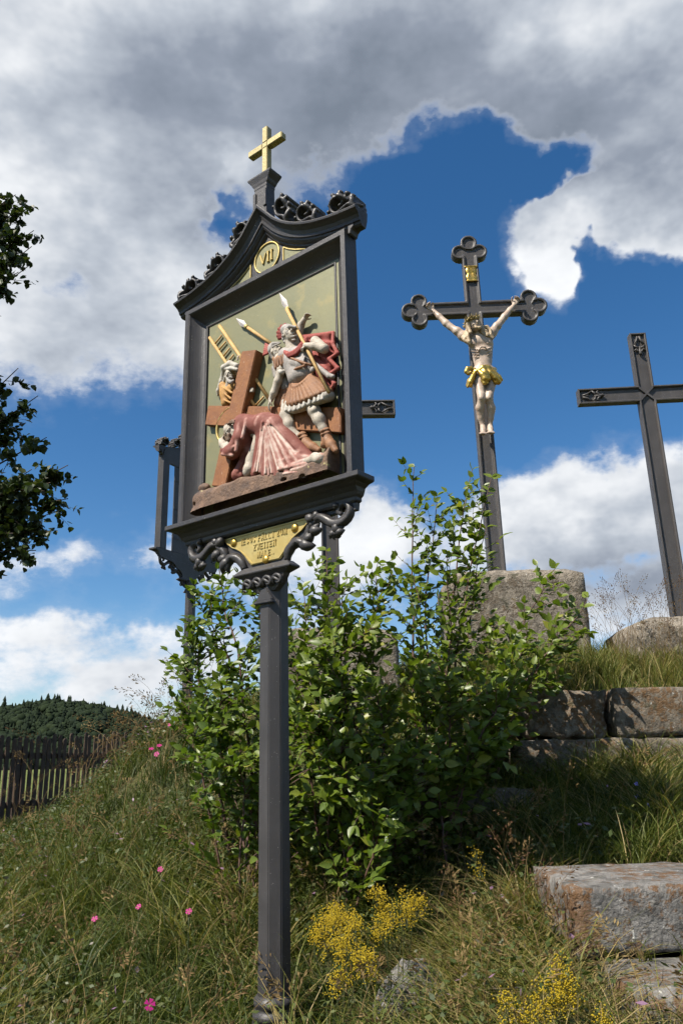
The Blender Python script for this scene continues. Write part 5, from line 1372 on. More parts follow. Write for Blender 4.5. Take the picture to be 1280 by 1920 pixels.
# crown of thorns: two twisted strands with spikes
th = []
rt = np.cross(fw, upv)
base = np.array([HP(.40 * math.cos(a), .47 * math.sin(a) - .04, .26 + .03 * math.sin(3 * a)) for a in np.linspace(0, 2 * math.pi, 37)])
for ph in (0, math.pi):
    st = np.array([b_ + upv * .012 * math.sin(i * .9 + ph) + unit(b_ - HP(0, 0, .26)) * .010 * math.cos(i * .9 + ph) for i, b_ in enumerate(base)])
    th.append(tube(st, .0105, 7, False))
rs = random.Random(2)
for i in range(58):
    b_ = base[rs.randrange(36)]; o = unit(b_ - HP(0, 0, .26)); d = unit(o * rs.uniform(.5, 1) + upv * rs.uniform(-.2, 1.1) + rt * rs.uniform(-.5, .5))
    th.append(tube([b_, b_ + d * rs.uniform(.030, .048)], (.0065, .001), 5))
V, F = join(th); link('crown_of_thorns', np_mesh('crown_of_thorns', V, F, True), M['crown'], fig)
# loincloth
s = Sculpt(lo, hi, .0058)
for pts, rs_ in (
    (((-0.0867, -0.235, 1.9937), (-0.1187, -0.25, 2.0223), (-0.1518, -0.255, 2.0162), (-0.1651, -0.25, 1.9882), (-0.1469, -0.25, 1.9655), (-0.124, -0.262, 1.9762)), (.016, .020, .022, .022, .018, .012)),
    (((-0.0767, -0.245, 1.9882), (-0.1056, -0.25, 1.9334), (-0.1361, -0.24, 1.8778), (-0.1626, -0.235, 1.8328)), (.018, .025, .027, .012)),
    (((-0.0871, -0.23, 1.9786), (-0.1154, -0.225, 1.9112), (-0.1287, -0.225, 1.8412)), (.018, .028, .014)),
    (((-0.0988, -0.225, 1.9727), (-0.143, -0.22, 1.9058), (-0.1668, -0.22, 1.8537)), (.014, .020, .012)),
    (((-0.08, -0.245, 1.9971), (-0.0512, -0.262, 1.9917), (-0.0098, -0.262, 2.0126), (0.0415, -0.245, 2.0201), (0.0882, -0.205, 2.0176)), (.014, .016, .030, .030, .024)),
    (((-0.0443, -0.262, 1.9782), (-0.0181, -0.275, 1.9354), (0.0027, -0.272, 1.8924), (0.0091, -0.262, 1.8535)), (.020, .032, .036, .018)),
    (((-0.0104, -0.265, 2.011), (0.007, -0.275, 1.9522), (0.0403, -0.262, 1.8964)), (.020, .030, .022)),
    (((0.0177, -0.25, 2.0315), (0.0588, -0.255, 1.9611), (0.1042, -0.245, 1.912), (0.1462, -0.235, 1.8718)), (.022, .030, .030, .018)),
    (((0.0444, -0.235, 2.0342), (0.095, -0.235, 1.9705), (0.1397, -0.23, 1.923), (0.1663, -0.225, 1.8983)), (.022, .028, .028, .016)),
    (((0.0606, -0.22, 2.006), (0.0833, -0.235, 1.9266), (0.1117, -0.23, 1.8754), (0.1351, -0.225, 1.8596)), (.026, .030, .026, .014)),
    (((-0.0289, -0.265, 1.8794), (-0.0079, -0.268, 1.8509), (0.0271, -0.255, 1.8652)), (.014, .018, .014))):
    s.chain([np.array(p) for p in pts], rs_, .006)
s.chain([(-0.0789, -0.2, 2.0252), (-0.0793, -0.14, 2.0569), (-0.0556, -0.08, 2.0878)], (.024, .026, .024), .01); s.chain([(0.0893, -0.2, 2.0202), (0.1203, -0.14, 2.0509), (0.1156, -0.08, 2.0826)], (.026, .026, .024), .01)
lc = link('loincloth', s.mesh('loincloth', None, 1), M['gold'], fig); tag(lc, 'swirling gilded loincloth')

# --- the plain crosses either side
def plain_cross(loc, label, H_, arm_z, span, rz):
    root = empty('iron_cross', loc, rz); tag(root, label, 'cross', 'crosses on the mound')
    hw, dp = .074, .04
    bm = bmesh.new()
    def T(p): return Vector((p[0], -p[2], p[1]))
    prism(bm, [(-hw, 0), (hw, 0), (hw, arm_z - hw), (-hw, arm_z - hw)], -dp, .020, T)
    shaft = link('shaft', bm_mesh(bm, 'shaft'), M['iron_cross'], root)
    bm = bmesh.new(); prism(bm, [(-hw, arm_z - hw + .0004), (hw, arm_z - hw + .0004), (hw, H_), (-hw, H_)], -dp, .0203, T); link('upper_shaft', bm_mesh(bm, 'upper_shaft'), M['iron_cross'], root)
    for s_ in (-1, 1):
        bm = bmesh.new(); x0, x1 = sorted((s_ * (hw + .0004), s_ * span)); prism(bm, [(x0, arm_z - hw), (x1, arm_z - hw), (x1, arm_z + hw), (x0, arm_z + hw)], -dp, .0197, T); link('arm', bm_mesh(bm, 'arm'), M['iron_cross'], root)
    rw = .017
    out = [(-hw, 0), (-hw, arm_z - hw), (-span, arm_z - hw), (-span, arm_z + hw), (-hw, arm_z + hw), (-hw, H_), (hw, H_), (hw, arm_z + hw), (span, arm_z + hw), (span, arm_z - hw), (hw, arm_z - hw), (hw, 0)]
    bm = bmesh.new(); sweep(bm, out, [(0, .0195), (0, .040), (-.011, .042), (-rw, .036), (-rw - .004, .0195)], False, T); link('edge_moulding', bm_mesh(bm, 'edge_moulding'), M['iron_cross'], root)
    bm = bmesh.new()
    for sx, sz in ((1, 1), (1, -1), (-1, 1), (-1, -1)):
        a_ = np.array((sx * (hw - .004), arm_z + sz * (hw - .004))); b_ = np.array((sx * .006, arm_z + sz * .006)); d = unit(b_ - a_); nn = np.array((-d[1], d[0])) * .009
        prism(bm, [tuple(a_ - nn), tuple(b_ - nn), tuple(b_ + nn), tuple(a_ + nn)], .0196, .0395, T)
    prism(bm, [(-.012, arm_z), (0, arm_z - .012), (.012, arm_z), (0, arm_z + .012)], .0196, .041, T)
    link('crossing_ribs', bm_mesh(bm, 'crossing_ribs'), M['iron_cross'], root)
    def tracery(org, dirv_):
        dv = np.array(dirv_, float); nv = np.array((-dv[1], dv[0])); o = np.array(org, float); pa = []
        P = lambda t, n_, w=.034: T((*(o - dv * t + nv * n_), w))
        for s_ in (-1, 1):
            pa.append(tube([P(.018, s_ * .008), P(.06, s_ * .020), P(.105, s_ * .048)], (.010, .009, .007), 6))
            pa.append(tube([P(.105, s_ * .050), P(.13, s_ * .030), P(.135, s_ * .008)], (.007, .010, .008), 6))
            pa.append(tube([P(.165, s_ * .052), P(.150, s_ * .035), P(.165, s_ * .018), P(.185, s_ * .008)], (.006, .009, .010, .008), 6))
        pa.append(tube([P(.125, 0), P(.165, 0), P(.20, 0, .042), P(.212, 0, .036)], (.008, .009, .018, .008), 8))
        bm2 = bmesh.new(); V, F = join(pa); link('end_tracery', np_mesh('end_tracery', V, F, True), M['iron_cross'], root); bm2.free()
    tracery((0, H_ - rw), (0, 1)); tracery((-span + rw, arm_z), (-1, 0)); tracery((span - rw, arm_z), (1, 0))
    return root


plain_cross((2.815, 6.56, 2.12), 'plain iron cross with panelled arms at the right edge', 2.72, 2.10, .615, rad(-3))
plain_cross((-.105, 6.50, 2.08), 'plain iron cross mostly hidden behind the painted station, one arm end showing', 2.70, 2.05, .615, rad(2))

# ================================================================== vegetation
def leaf_material(name, stops, trans=.35, rough=.42, spec=.5, tr_tint=(1.25, 1.35, .5)):
    m, n, b = material(name)
    at = n.new('ShaderNodeAttribute', attribute_name='tone').outputs['Fac']
    oi = n.new('ShaderNodeObjectInfo').outputs['Random']
    co = objco(n)
    f = n.m('ADD', at, n.m('MULTIPLY', n.m('SUBTRACT', oi, .5), .5 if trans > .3 and name == 'shrub_leaf' else 0.0))
    col = n.ramp(f, stops)
    n.put(b.inputs['Base Color'], col); b.inputs['Roughness'].default_value = rough; b.inputs['Specular IOR Level'].default_value = spec
    tr = n.new('ShaderNodeBsdfTranslucent'); n.put(tr.inputs['Color'], n.v('MULTIPLY', col, tr_tint))
    mx = n.new('ShaderNodeMixShader'); mx.inputs[0].default_value = trans
    t = m.node_tree; t.links.new(b.outputs[0], mx.inputs[1]); t.links.new(tr.outputs[0], mx.inputs[2])
    t.links.new(mx.outputs[0], t.nodes['Material Output'].inputs['Surface'])
    return m


M['grass'] = leaf_material('grass', [(0, (.028, .047, .008)), (.3, (.074, .098, .015)), (.55, (.145, .145, .030)), (.75, (.26, .205, .075)), (.9, (.36, .275, .135)), (1, (.13, .065, .03))], .28, .55, .3)
M['seed'] = leaf_material('dry_seed', [(0, (.27, .20, .09)), (.5, (.20, .135, .058)), (1, (.11, .055, .03))], .25, .7, .15, (1, 1, 1))
M['leaf'] = leaf_material('shrub_leaf', [(0, (.040, .074, .012)), (.4, (.082, .130, .018)), (.75, (.15, .195, .027)), (1, (.27, .26, .038))], .38, .40, .42)
M['tree_leaf'] = leaf_material('linden_leaf', [(0, (.018, .030, .010)), (.6, (.030, .048, .013)), (1, (.085, .092, .024))], .22, .5, .35)
M['herb'] = leaf_material('herb_leaf', [(0, (.030, .048, .012)), (.6, (.062, .085, .022)), (.86, (.10, .115, .035)), (1, (.22, .13, .20))], .25, .5, .35)
M['bark'] = mottled('bark', (.055, .036, .026), (.10, .068, .048), 30, (.8, .95), .6, .006, 90)
M['twig'] = mottled('twig_bark', (.075, .036, .026), (.12, .065, .042), 40, (.6, .8), .3, .002, 90)

LOOK = np.array((math.sin(0), 1, 0))


def view_ok(x, y, m=1.0):
    return (y > .9) & (np.abs(x) < .475 * y + m)


BLOCKED = [(.74, 2.9, 2.50, 3.44), (.98, 2.95, 4.72, 5.34), (.82, 2.04, 6.6, 7.43), (2.3, 3.38, 6.2, 6.93), (-.6, .4, 6.18, 6.9), (-.40, -.18, 3.02, 3.30), (.12, .32, 3.08, 3.28)]
def clear(x, y):
    ok = np.ones(len(x), bool)
    for a, b_, c, d in BLOCKED: ok &= ~((x > a) & (x < b_) & (y > c) & (y < d))
    return ok


def blades(root, direc, height, lean, width, tone, seg=3, r=None):
    """curved tapering blades: root (n,3), unit horizontal direc (n,2)"""
    n_ = len(root); t = np.linspace(0, 1, seg + 1)
    hx = height[:, None] * lean[:, None] * t[None] ** 2
    hz = height[:, None] * (t[None] - .38 * lean[:, None] * t[None] ** 2.4)
    P = np.stack([root[:, 0:1] + direc[:, 0:1] * hx, root[:, 1:2] + direc[:, 1:2] * hx, root[:, 2:3] + hz], -1)
    a = r.uniform(0, math.pi, n_); side = np.stack([np.cos(a), np.sin(a), np.zeros(n_)], -1)
    w = width[:, None] * np.array([1.0, .95, .7, .42, .15][:seg] + [.06])[None] * .5
    L_ = P - side[:, None] * w[..., None]; R_ = P + side[:, None] * w[..., None]
    V = np.stack([L_, R_], 2).reshape(-1, 3)
    k = 2 * (seg + 1); i = np.arange(n_)[:, None] * k + (np.arange(seg) * 2)[None]
    F = np.stack([i, i + 1, i + 3, i + 2], -1).reshape(-1, 4)
    return V, F, np.repeat(tone, k)


def scatter(n_, r, x0, x1, y0, y1, dens=None, margin=1.0):
    x = r.uniform(x0, x1, n_); y = r.uniform(y0, y1, n_)
    k = view_ok(x, y, margin) & clear(x, y)
    if dens is not None: k &= r.random(n_) < dens(x, y)
    return x[k], y[k]


def patch(x, y, s=1.0, o=0.0):
    return .5 + .25 * (np.sin(x * 1.9 * s + o + 1.3 * np.sin(y * 1.1 * s)) + np.sin(y * 2.3 * s - o + 1.1 * np.sin(x * 1.7 * s + 2)))


def tufts(name, label, n_t, r, area, per, hgt, lean, wid, tone_f, spread=.05, dens=None, seg=3, mat='grass'):
    x, y = scatter(n_t, r, *area, dens)
    k = r.poisson(per, len(x)).clip(2); X = np.repeat(x, k); Y = np.repeat(y, k); n_ = len(X)
    hh = np.repeat(r.uniform(hgt[0], hgt[1], len(x)), k) * r.uniform(.45, 1.12, n_)
    a = r.uniform(0, 2 * math.pi, n_); rr_ = spread * np.sqrt(r.random(n_))
    X = X + np.cos(a) * rr_; Y = Y + np.sin(a) * rr_
    ok = clear(X, Y); X, Y, hh, a = X[ok], Y[ok], hh[ok], a[ok]; n_ = len(X)
    a2 = a + r.normal(0, .7, n_)
    base_t = np.repeat(tone_f(x, y, r), k)[ok]
    tone = np.clip(base_t + r.normal(0, .09, n_), 0, 1); tone = np.where(r.random(n_) < .07, r.uniform(.72, 1, n_), tone)
    root = np.stack([X, Y, ground_z(X, Y) - .01], -1)
    V, F, T = blades(root, np.stack([np.cos(a2), np.sin(a2)], -1), hh, r.uniform(lean[0], lean[1], n_), r.uniform(wid[0], wid[1], n_), tone, seg, r)
    return tag(link(name, np_mesh(name, V, F, True, {'tone': T}), M[mat]), label, 'grass', kind='stuff')


R1 = np.random.default_rng(11)
def crest(x, y): return np.clip((ground_z(x, y) - 1.3) / .3, 0, 1)
def gtone(x, y, r): return np.clip(.23 + .42 * (patch(x, y, 1.3) - .5) + .16 * crest(x, y) + r.normal(0, .06, len(x)), 0, 1)
tufts('meadow_grass', 'dense green and straw coloured meadow grass covering the near slope', 5200, R1, (-3, 2.9, 1.7, 5.2), 20, (.12, .30), (.3, 1.0), (.0034, .0072), gtone, .07, None, 4)
tufts('mound_grass', 'grass on the top and far side of the mound around the plinths', 5200, R1, (-4.6, 4.5, 5.0, 9.5), 13, (.12, .28), (.2, .9), (.004, .0075), gtone, .08, None, 3)
tufts('far_meadow', 'short mown meadow between the mound and the fence', 5200, R1, (-8, -1.6, 6.5, 17), 9, (.07, .16), (.2, .9), (.007, .013), lambda x, y, r: np.clip(.52 + .18 * (patch(x, y, .8) - .5) + r.normal(0, .05, len(x)), 0, 1), .11, lambda x, y: (ground_z(x, y) < .62) * 1.0, 2)
tufts('long_grass', 'long arching grass blades in the foreground', 820, R1, (-2.2, 1.6, 1.9, 4.6), 24, (.30, .50), (.55, 1.3), (.004, .0085), lambda x, y, r: np.clip(.42 + r.normal(0, .16, len(x)), 0, .92), .05, lambda x, y: patch(x, y, 1.6, 2.0), 4)
tufts('straw_grass', 'dry straw coloured tussocks beside the steps and the yellow flowers', 150, R1, (.15, .80, 2.2, 3.6), 26, (.22, .42), (.6, 1.4), (.0034, .0062), lambda x, y, r: np.clip(.70 + r.normal(0, .12, len(x)), 0, 1), .05, None, 4)
tufts('terrace_grass', 'grass tussocks growing on the terrace between the stone steps', 420, R1, (.74, 2.9, 3.46, 4.7), 20, (.14, .34), (.4, 1.2), (.0036, .0072), lambda x, y, r: np.clip(.33 + r.normal(0, .10, len(x)), 0, 1), .05, None, 4)
tufts('crest_grass', 'tall thin grass on the crest around the plinths', 420, R1, (.2, 3.2, 5.40, 6.15), 18, (.18, .36), (.2, .8), (.003, .0055), lambda x, y, r: np.clip(.50 + r.normal(0, .12, len(x)), 0, 1), .05, None, 3)

# --- herb layer: small leaves over the left flank
x, y = scatter(52000, R1, -3, 1.2, 2.4, 7.2, lambda x, y: np.clip(patch(x, y, 1.4, 1.0) * 1.3 - .15, 0, 1))
n_ = len(x); z = ground_z(x, y) + R1.uniform(.04, .26, n_)
c = np.stack([x, y, z], -1); d = R1.normal(0, 1, (n_, 3)); d[:, 2] *= .4; d /= np.linalg.norm(d, axis=1, keepdims=True)
up_ = R1.normal(0, .45, (n_, 3)) + (0, 0, 1); sd = np.cross(d, up_); sd /= np.linalg.norm(sd, axis=1, keepdims=True)
ln = R1.uniform(.008, .019, n_)[:, None]
V = np.stack([c - d * ln, c + sd * ln * .55, c + d * ln, c - sd * ln * .55], 1).reshape(-1, 3)
F = np.arange(n_ * 4).reshape(-1, 4)
tag(link('ground_herbs', np_mesh('ground_herbs', V, F, False, {'tone': np.repeat(np.clip(R1.uniform(0, .92, n_) + (R1.random(n_) < .03) * .9, 0, 1), 4)}), M['herb']), 'low small leaved herbs with tiny lilac flowers over the left flank', 'herbs', kind='stuff')


# --- seeding grass stalks with drooping panicles
def seed_stalks(name, label, XY, hgt, r, droop=(.15, .5), size=1.0, tone=(.0, .9), nsp=(16, 30)):
    parts, tones = [], []
    sp_v = np.array([(0, 0, 0), (.16, .05, .5), (0, 0, 1), (-.16, -.05, .5), (.05, -.16, .5), (-.05, .16, .5)]); sp_f = np.array([(0, 1, 2), (0, 2, 3), (0, 4, 2), (0, 2, 5)])
    for x_, y_ in XY:
        h_ = r.uniform(*hgt); a = r.uniform(0, 6.28); dp = r.uniform(*droop); z0 = float(ground_z(np.array([x_]), np.array([y_]))[0])
        t = np.linspace(0, 1, 9); dirh = np.array((math.cos(a), math.sin(a)))
        P = np.stack([x_ + dirh[0] * h_ * dp * t ** 2.2, y_ + dirh[1] * h_ * dp * t ** 2.2, z0 + h_ * (t - .35 * dp * t ** 3.2)], -1)
        v, f = tube(P, np.linspace(.0013, .0007, 9) * size ** .5, 3, False); tn = r.uniform(*tone)
        parts.append((v, f)); tones.append(np.full(len(v), .15 + .6 * tn))
        ns = r.integers(*nsp); L_ = h_ * r.uniform(.16, .30)
        for k in range(ns):
            u_ = 1 - k / ns * (L_ / h_) * 1.0; i = u_ * 8; i0 = min(int(i), 7); p = P[i0] * (1 - (i - i0)) + P[i0 + 1] * (i - i0)
            tg = unit(P[i0 + 1] - P[i0]); off = r.normal(0, 1, 3); off -= tg * (off @ tg); off = unit(off)
            br = (.004 + .022 * (k / ns)) * r.uniform(.4, 1.2) * size; d_ = unit(tg * .9 + off * .7 - np.array((0, 0, .25 * dp)))
            q = p + off * br + tg * br * .6; sc = r.uniform(.009, .016) * size; rt_ = unit(np.cross(d_, off + .01)); b2 = np.cross(d_, rt_)
            v = q + (sp_v[:, 0:1] * rt_ + sp_v[:, 1:2] * b2 + sp_v[:, 2:3] * d_) * sc
            parts.append((v, sp_f)); tones.append(np.full(6, np.clip(tn + r.normal(0, .12), 0, 1)))
    V, F = join(parts)
    return tag(link(name, np_mesh(name, V, F, False, {'tone': np.concatenate(tones)}), M['seed']), label, 'grass', kind='stuff')


x, y = scatter(230, R1, -2.4, 1.2, 2.2, 5.6); seed_stalks('seed_grass', 'tan seed heads of grass nodding over the slope', np.stack([x, y], -1), (.28, .48), R1, (.25, .75), 1.6, (0, .5))
xy = np.stack([R1.uniform(1.95, 2.55, 62), R1.uniform(5.6, 6.3, 62)], -1); seed_stalks('crest_seed_grass', 'reddish seeding grass against the clouds between the two right plinths', xy, (.42, .85), R1, (.1, .45), 1.2, (.45, 1), (14, 26))
xy = np.stack([R1.uniform(-2.1, -1.2, 60), R1.uniform(5.9, 7.2, 60)], -1); seed_stalks('flank_seed_grass', 'seeding grass on the skyline left of the shrub', xy, (.36, .75), R1, (.3, .8), 1.9, (.1, .8))
xy = np.stack([R1.uniform(-3.4, -2.2, 34), R1.uniform(6.0, 8.5, 34)], -1); seed_stalks('fence_seed_grass', 'drooping seeding grass in front of the wooden fence', xy, (.6, .95), R1, (.4, .9), 1.7, (.3, .9))
xy = np.stack([R1.uniform(.25, .9, 26), R1.uniform(2.6, 3.9, 26)], -1); xy = xy[clear(xy[:, 0], xy[:, 1])]; seed_stalks('step_seed_grass', 'rust brown seeding grass beside the big stone step', xy, (.4, .62), R1, (.2, .6), 1.2, (.4, 1))
xy = np.stack([R1.uniform(1.0, 1.9, 16), R1.uniform(6.0, 6.5, 16)], -1); seed_stalks('plinth_seed_grass', 'thin seeding grass in front of the tall plinth', xy, (.3, .6), R1, (.1, .5), 1.1, (.3, .9))

# ------------------------------------------------------------------ shrubs
def leaf_proto():
    t = np.array((0, .18, .42, .70, 1.0)); w = np.array((0, .24, .30, .20, 0)); V = []; 
    for a_, b_ in zip(t, w): V += [(a_, -b_, .10 * b_ / .3 - .10 * a_ * a_), (a_, 0, -.10 * a_ * a_), (a_, b_, .10 * b_ / .3 - .10 * a_ * a_)]
    V = np.array(V); F = []
    for i in range(4):
        for j in (0, 1): F.append((3 * i + j, 3 * i + j + 1, 3 * i + 4 + j, 3 * i + 3 + j))
    return V, np.array(F)


LV, LF = leaf_proto()
LEAF_ME = []
for k in range(4):
    me = np_mesh('leaf', LV, LF, True, {'tone': np.full(len(LV), (.25, .42, .58, .75)[k])}); me.materials.append(M['leaf']); LEAF_ME.append(me)


def shrub(name, label, stems, r, twigs, leaf, group, n_parts=300, tone0=.51):
    """stems: lists of world points base..tip. Twigs and leaves grow from them; nearest leaves are parts of their own"""
    base = np.array(stems[0][0]); root = empty(name, base); tag(root, label, 'shrub', group)
    wood, LP, LD, LN, LS, LT = [], [], [], [], [], []
    def add_leaf(p, d, s_, tn):
        nrm = unit(np.array((-.45, -.55, .9)) + r.normal(0, .55, 3)); LP.append(p); LD.append(d); LN.append(nrm); LS.append(s_); LT.append(tn)
    for st in stems:
        P = spline(st, 22) + np.cumsum(r.normal(0, .006, (22, 3)), 0); L_ = np.linalg.norm(P[-1] - P[0])
        wood.append(tube(P, np.linspace(.0075, .0016, 22) * (.7 + .35 * L_), 5, False))
        for i in range(4, 22):
            for _ in range(3):
                a = r.normal(0, 1, 3); tg = unit(P[min(i + 1, 21)] - P[i - 1]); a -= tg * (a @ tg)
                add_leaf(P[i], unit(unit(a) + tg * .5), r.uniform(.7, 1.05) * leaf, tone0 + .22 * (i / 21) ** 3)
        nt = max(4, int(twigs * L_))
        for _ in range(nt):
            u_ = r.uniform(.08, .97) ** .85; i = min(int(u_ * 21), 20); p0 = P[i]; tg = unit(P[i + 1] - P[i])
            a = r.normal(0, 1, 3); a[2] *= .5; a -= tg * (a @ tg); d = unit(unit(a) * 1.0 + tg * .75 + np.array((0, 0, .15)))
            ln_ = r.uniform(.12, .34) * (1.1 - .55 * u_); m_ = max(4, int(ln_ / .026)); t = np.linspace(0, 1, m_)
            Q_ = p0 + d * ln_ * t[:, None] + np.array((0, 0, .10)) * ln_ * (t ** 2)[:, None] + np.cumsum(r.normal(0, .003, (m_, 3)), 0)
            wood.append(tube(Q_, np.linspace(.0026, .001, m_), 4, False))
            sgn = 1; sdv = unit(np.cross(d, (0, 0, 1)) + r.normal(0, .2, 3))
            for k in range(1, m_):
                sgn = -sgn; add_leaf(Q_[k], unit(d * .55 + sdv * sgn * .9 + r.normal(0, .28, 3)), r.uniform(.45, 1.12) * leaf * (1 - .25 * (k / m_) ** 3), tone0 + r.normal(0, .16) + .14 * u_)
            add_leaf(Q_[-1], d, .8 * leaf, tone0 + .2)
    V, F = join([(v - base, f) for v, f in wood]); link('branches', np_mesh('branches', V, F, True), M['twig'], root)
    LP, LD, LN, LS, LT = map(np.array, (LP, LD, LN, LS, LT))
    X_ = LD; Z_ = LN - X_ * (LN * X_).sum(1, keepdims=True); Z_ /= np.linalg.norm(Z_, axis=1, keepdims=True); Y_ = np.cross(Z_, X_)
    above = LP[:, 2] > ground_z(LP[:, 0], LP[:, 1]) + .03
    dist = np.linalg.norm(LP - CAM, axis=1); face = np.abs(((CAM - LP) / dist[:, None] * Z_).sum(1))
    score = np.where(above, LS * (.4 + face) / dist ** 2.2, 0); order = np.argsort(-score); own = order[:n_parts]
    rest = np.array([i for i in order[n_parts:] if above[i]])
    for i in own:
        k = int(np.clip(LT[i] * 4, 0, 3)); o = bpy.data.objects.new('leaf', LEAF_ME[k]); C.objects.link(o); o.parent = root
        m3 = Matrix(((X_[i][0], Y_[i][0], Z_[i][0]), (X_[i][1], Y_[i][1], Z_[i][1]), (X_[i][2], Y_[i][2], Z_[i][2]))) * LS[i]
        m4 = m3.to_4x4(); m4.translation = Vector(LP[i] - base); o.matrix_local = m4
    V = (LP[rest] - base)[:, None] + LS[rest][:, None, None] * (LV[None, :, 0:1] * X_[rest][:, None] + LV[None, :, 1:2] * Y_[rest][:, None] + LV[None, :, 2:3] * Z_[rest][:, None])
    F = (LF[None] + (np.arange(len(rest)) * len(LV))[:, None, None]).reshape(-1, 4)
    o = link('foliage', np_mesh('foliage', V.reshape(-1, 3), F, True, {'tone': np.repeat(np.clip(LT[rest], 0, 1), len(LV))}), M['leaf'], root); o['kind'] = 'stuff'
    return len(LP)


R2 = np.random.default_rng(23)
def stem(b_, tip, bow=.10):
    b_ = np.array(b_); tip = np.array(tip); mid = b_ * .5 + tip * .5 + (R2.normal(0, bow), R2.normal(0, bow), .08); b_ = b_ + (*R2.normal(0, .07, 2), 0)
    b_[2] = float(ground_z(b_[0:1], b_[1:2])[0]) - .03
    return [tuple(b_), tuple(mid), tuple(tip)]


GS = 'leafy shrubs below the crosses'
shrub('leafy_shrub', 'leafy green shrub left of the iron post, in front of the far station', [stem(b_, t_) for b_, t_ in (
    ((-0.5021, 4.5, 0.7978), (-0.8408, 4.75, 2.0743)), ((-0.5021, 4.5, 0.7978), (-0.7308, 4.7, 2.2107)), ((-0.4735, 4.5, 0.7971), (-0.5673, 4.5, 2.1118)), ((-0.6009, 4.6, 0.7933), (-0.9986, 4.9, 1.6904)), ((-0.5878, 4.5, 0.8), (-0.8672, 4.7, 1.8218)),
    ((-0.6027, 4.4, 0.8074), (-0.8935, 4.5, 1.3912)), ((-0.425, 4.3, 0.7591), (-0.5873, 4.2, 1.6128)), ((-0.4151, 4.2, 0.7671), (-0.4498, 4, 1.3498)), ((-0.548, 4.2, 0.7704), (-0.6887, 4.1, 1.2315)), ((-0.4948, 4.2, 0.7691), (-0.6034, 4, 1.077)),
    ((-0.4546, 4.6, 0.7354), (-0.4516, 4.7, 1.8907)), ((-0.4794, 4.3, 0.7605), (-0.5133, 4, 1.1241)), ((-0.3793, 4.1, 0.7743), (-0.3736, 3.9, 1.072)))], R2, 22, .070, GS)
shrub('leafy_shrub', 'broad dense shrub right of the iron post hiding the left plinth', [stem(b_, t_) for b_, t_ in (
    ((-0.0478, 4.5, 0.6806), (-0.2567, 4.7, 2.0976)), ((-0.0199, 4.6, 0.6705), (-0.1154, 4.8, 2.3201)), ((0.009, 4.6, 0.6698), (0.0553, 4.8, 2.1779)), ((0.0388, 4.7, 0.6597), (0.2027, 4.9, 2.2837)), ((0.0684, 4.7, 0.659), (0.3472, 4.9, 2.2271)), ((-0.1021, 4.4, 0.6913), (-0.2285, 4.4, 1.745)),
    ((-0.0728, 4.3, 0.6999), (-0.0762, 4.2, 1.6834)), ((0.0082, 4.2, 0.7072), (0.0893, 4.1, 1.5827)), ((0.0611, 4.2, 0.7059), (0.2484, 4.1, 1.4434)), ((-0.0952, 4.1, 0.7192), (-0.1576, 3.95, 1.2885)), ((-0.018, 4, 0.7033), (-0.0301, 3.85, 1.159)), ((0.0574, 4, 0.7014), (0.1445, 3.85, 1.1305)),
    ((-0.0674, 3.95, 0.7095), (-0.1316, 3.8, 0.997)), ((0.0567, 3.95, 0.7064), (0.0837, 3.75, 0.9024)), ((0.1076, 4, 0.7001), (0.2933, 3.85, 1.1027)), ((-0.0207, 4.6, 0.6438), (-0.0163, 4.6, 1.9255)), ((0.1076, 4, 0.7001), (0.304, 3.8, 0.9169)), ((0.0804, 3.9, 0.7108), (0.1991, 3.75, 0.8104)), ((0.0079, 4.4, 0.6629), (0.1678, 4.5, 1.8715)), ((-0.0453, 4.2, 0.6841), (-0.1607, 4.1, 1.4811)))], R2, 23, .074, GS)
shrub('leafy_shrub', 'tall upright shrub in front of the crucifix plinth with one long shoot', [stem(b_, t_, .06) for b_, t_ in (
    ((0.4262, 4.7, 0.7049), (0.5257, 4.95, 3.0352)), ((0.441, 4.7, 0.7045), (0.6772, 4.95, 2.7566)), ((0.4958, 4.8, 0.695), (0.8346, 5, 2.9681)), ((0.5261, 4.8, 0.6942), (1.0101, 5, 2.8974)), ((0.5563, 4.8, 0.6934), (0.9173, 4.9, 2.5311)), ((0.3591, 4.6, 0.7148), (0.4121, 4.7, 2.1288)),
    ((0.4751, 4.6, 0.7118), (0.6793, 4.7, 2.2218)), ((0.6159, 4.7, 0.8674), (1.2972, 4.75, 2.2099)), ((0.6321, 4.6, 0.8716), (1.3974, 4.6, 1.7454)), ((0.6321, 4.6, 0.8716), (1.3772, 4.65, 1.993)), ((0.5897, 4.5, 0.8773), (1.0796, 4.5, 1.7544)), ((0.5766, 4.4, 0.8823), (1.1641, 4.45, 1.5216)),
    ((0.5325, 4.3, 0.8366), (0.8903, 4.25, 1.4114)), ((0.4901, 4.2, 0.7936), (0.7437, 4.1, 1.1683)), ((0.4369, 4.2, 0.795), (0.5464, 4.1, 1.4087)), ((0.3808, 4.2, 0.7469), (0.4019, 4.2, 1.5861)), ((0.4235, 4.1, 0.754), (0.4801, 3.95, 1.0981)), ((0.5251, 4.5, 0.7717), (0.8689, 4.5, 1.7908)), ((0.5167, 4.2, 0.793), (0.6228, 4, 1.0207)), ((0.4545, 4.4, 0.7287), (0.6404, 4.4, 1.7811)), ((0.5728, 4.4, 0.8297), (0.9884, 4.3, 1.5822)))], R2, 18, .073, GS, 300, .54)

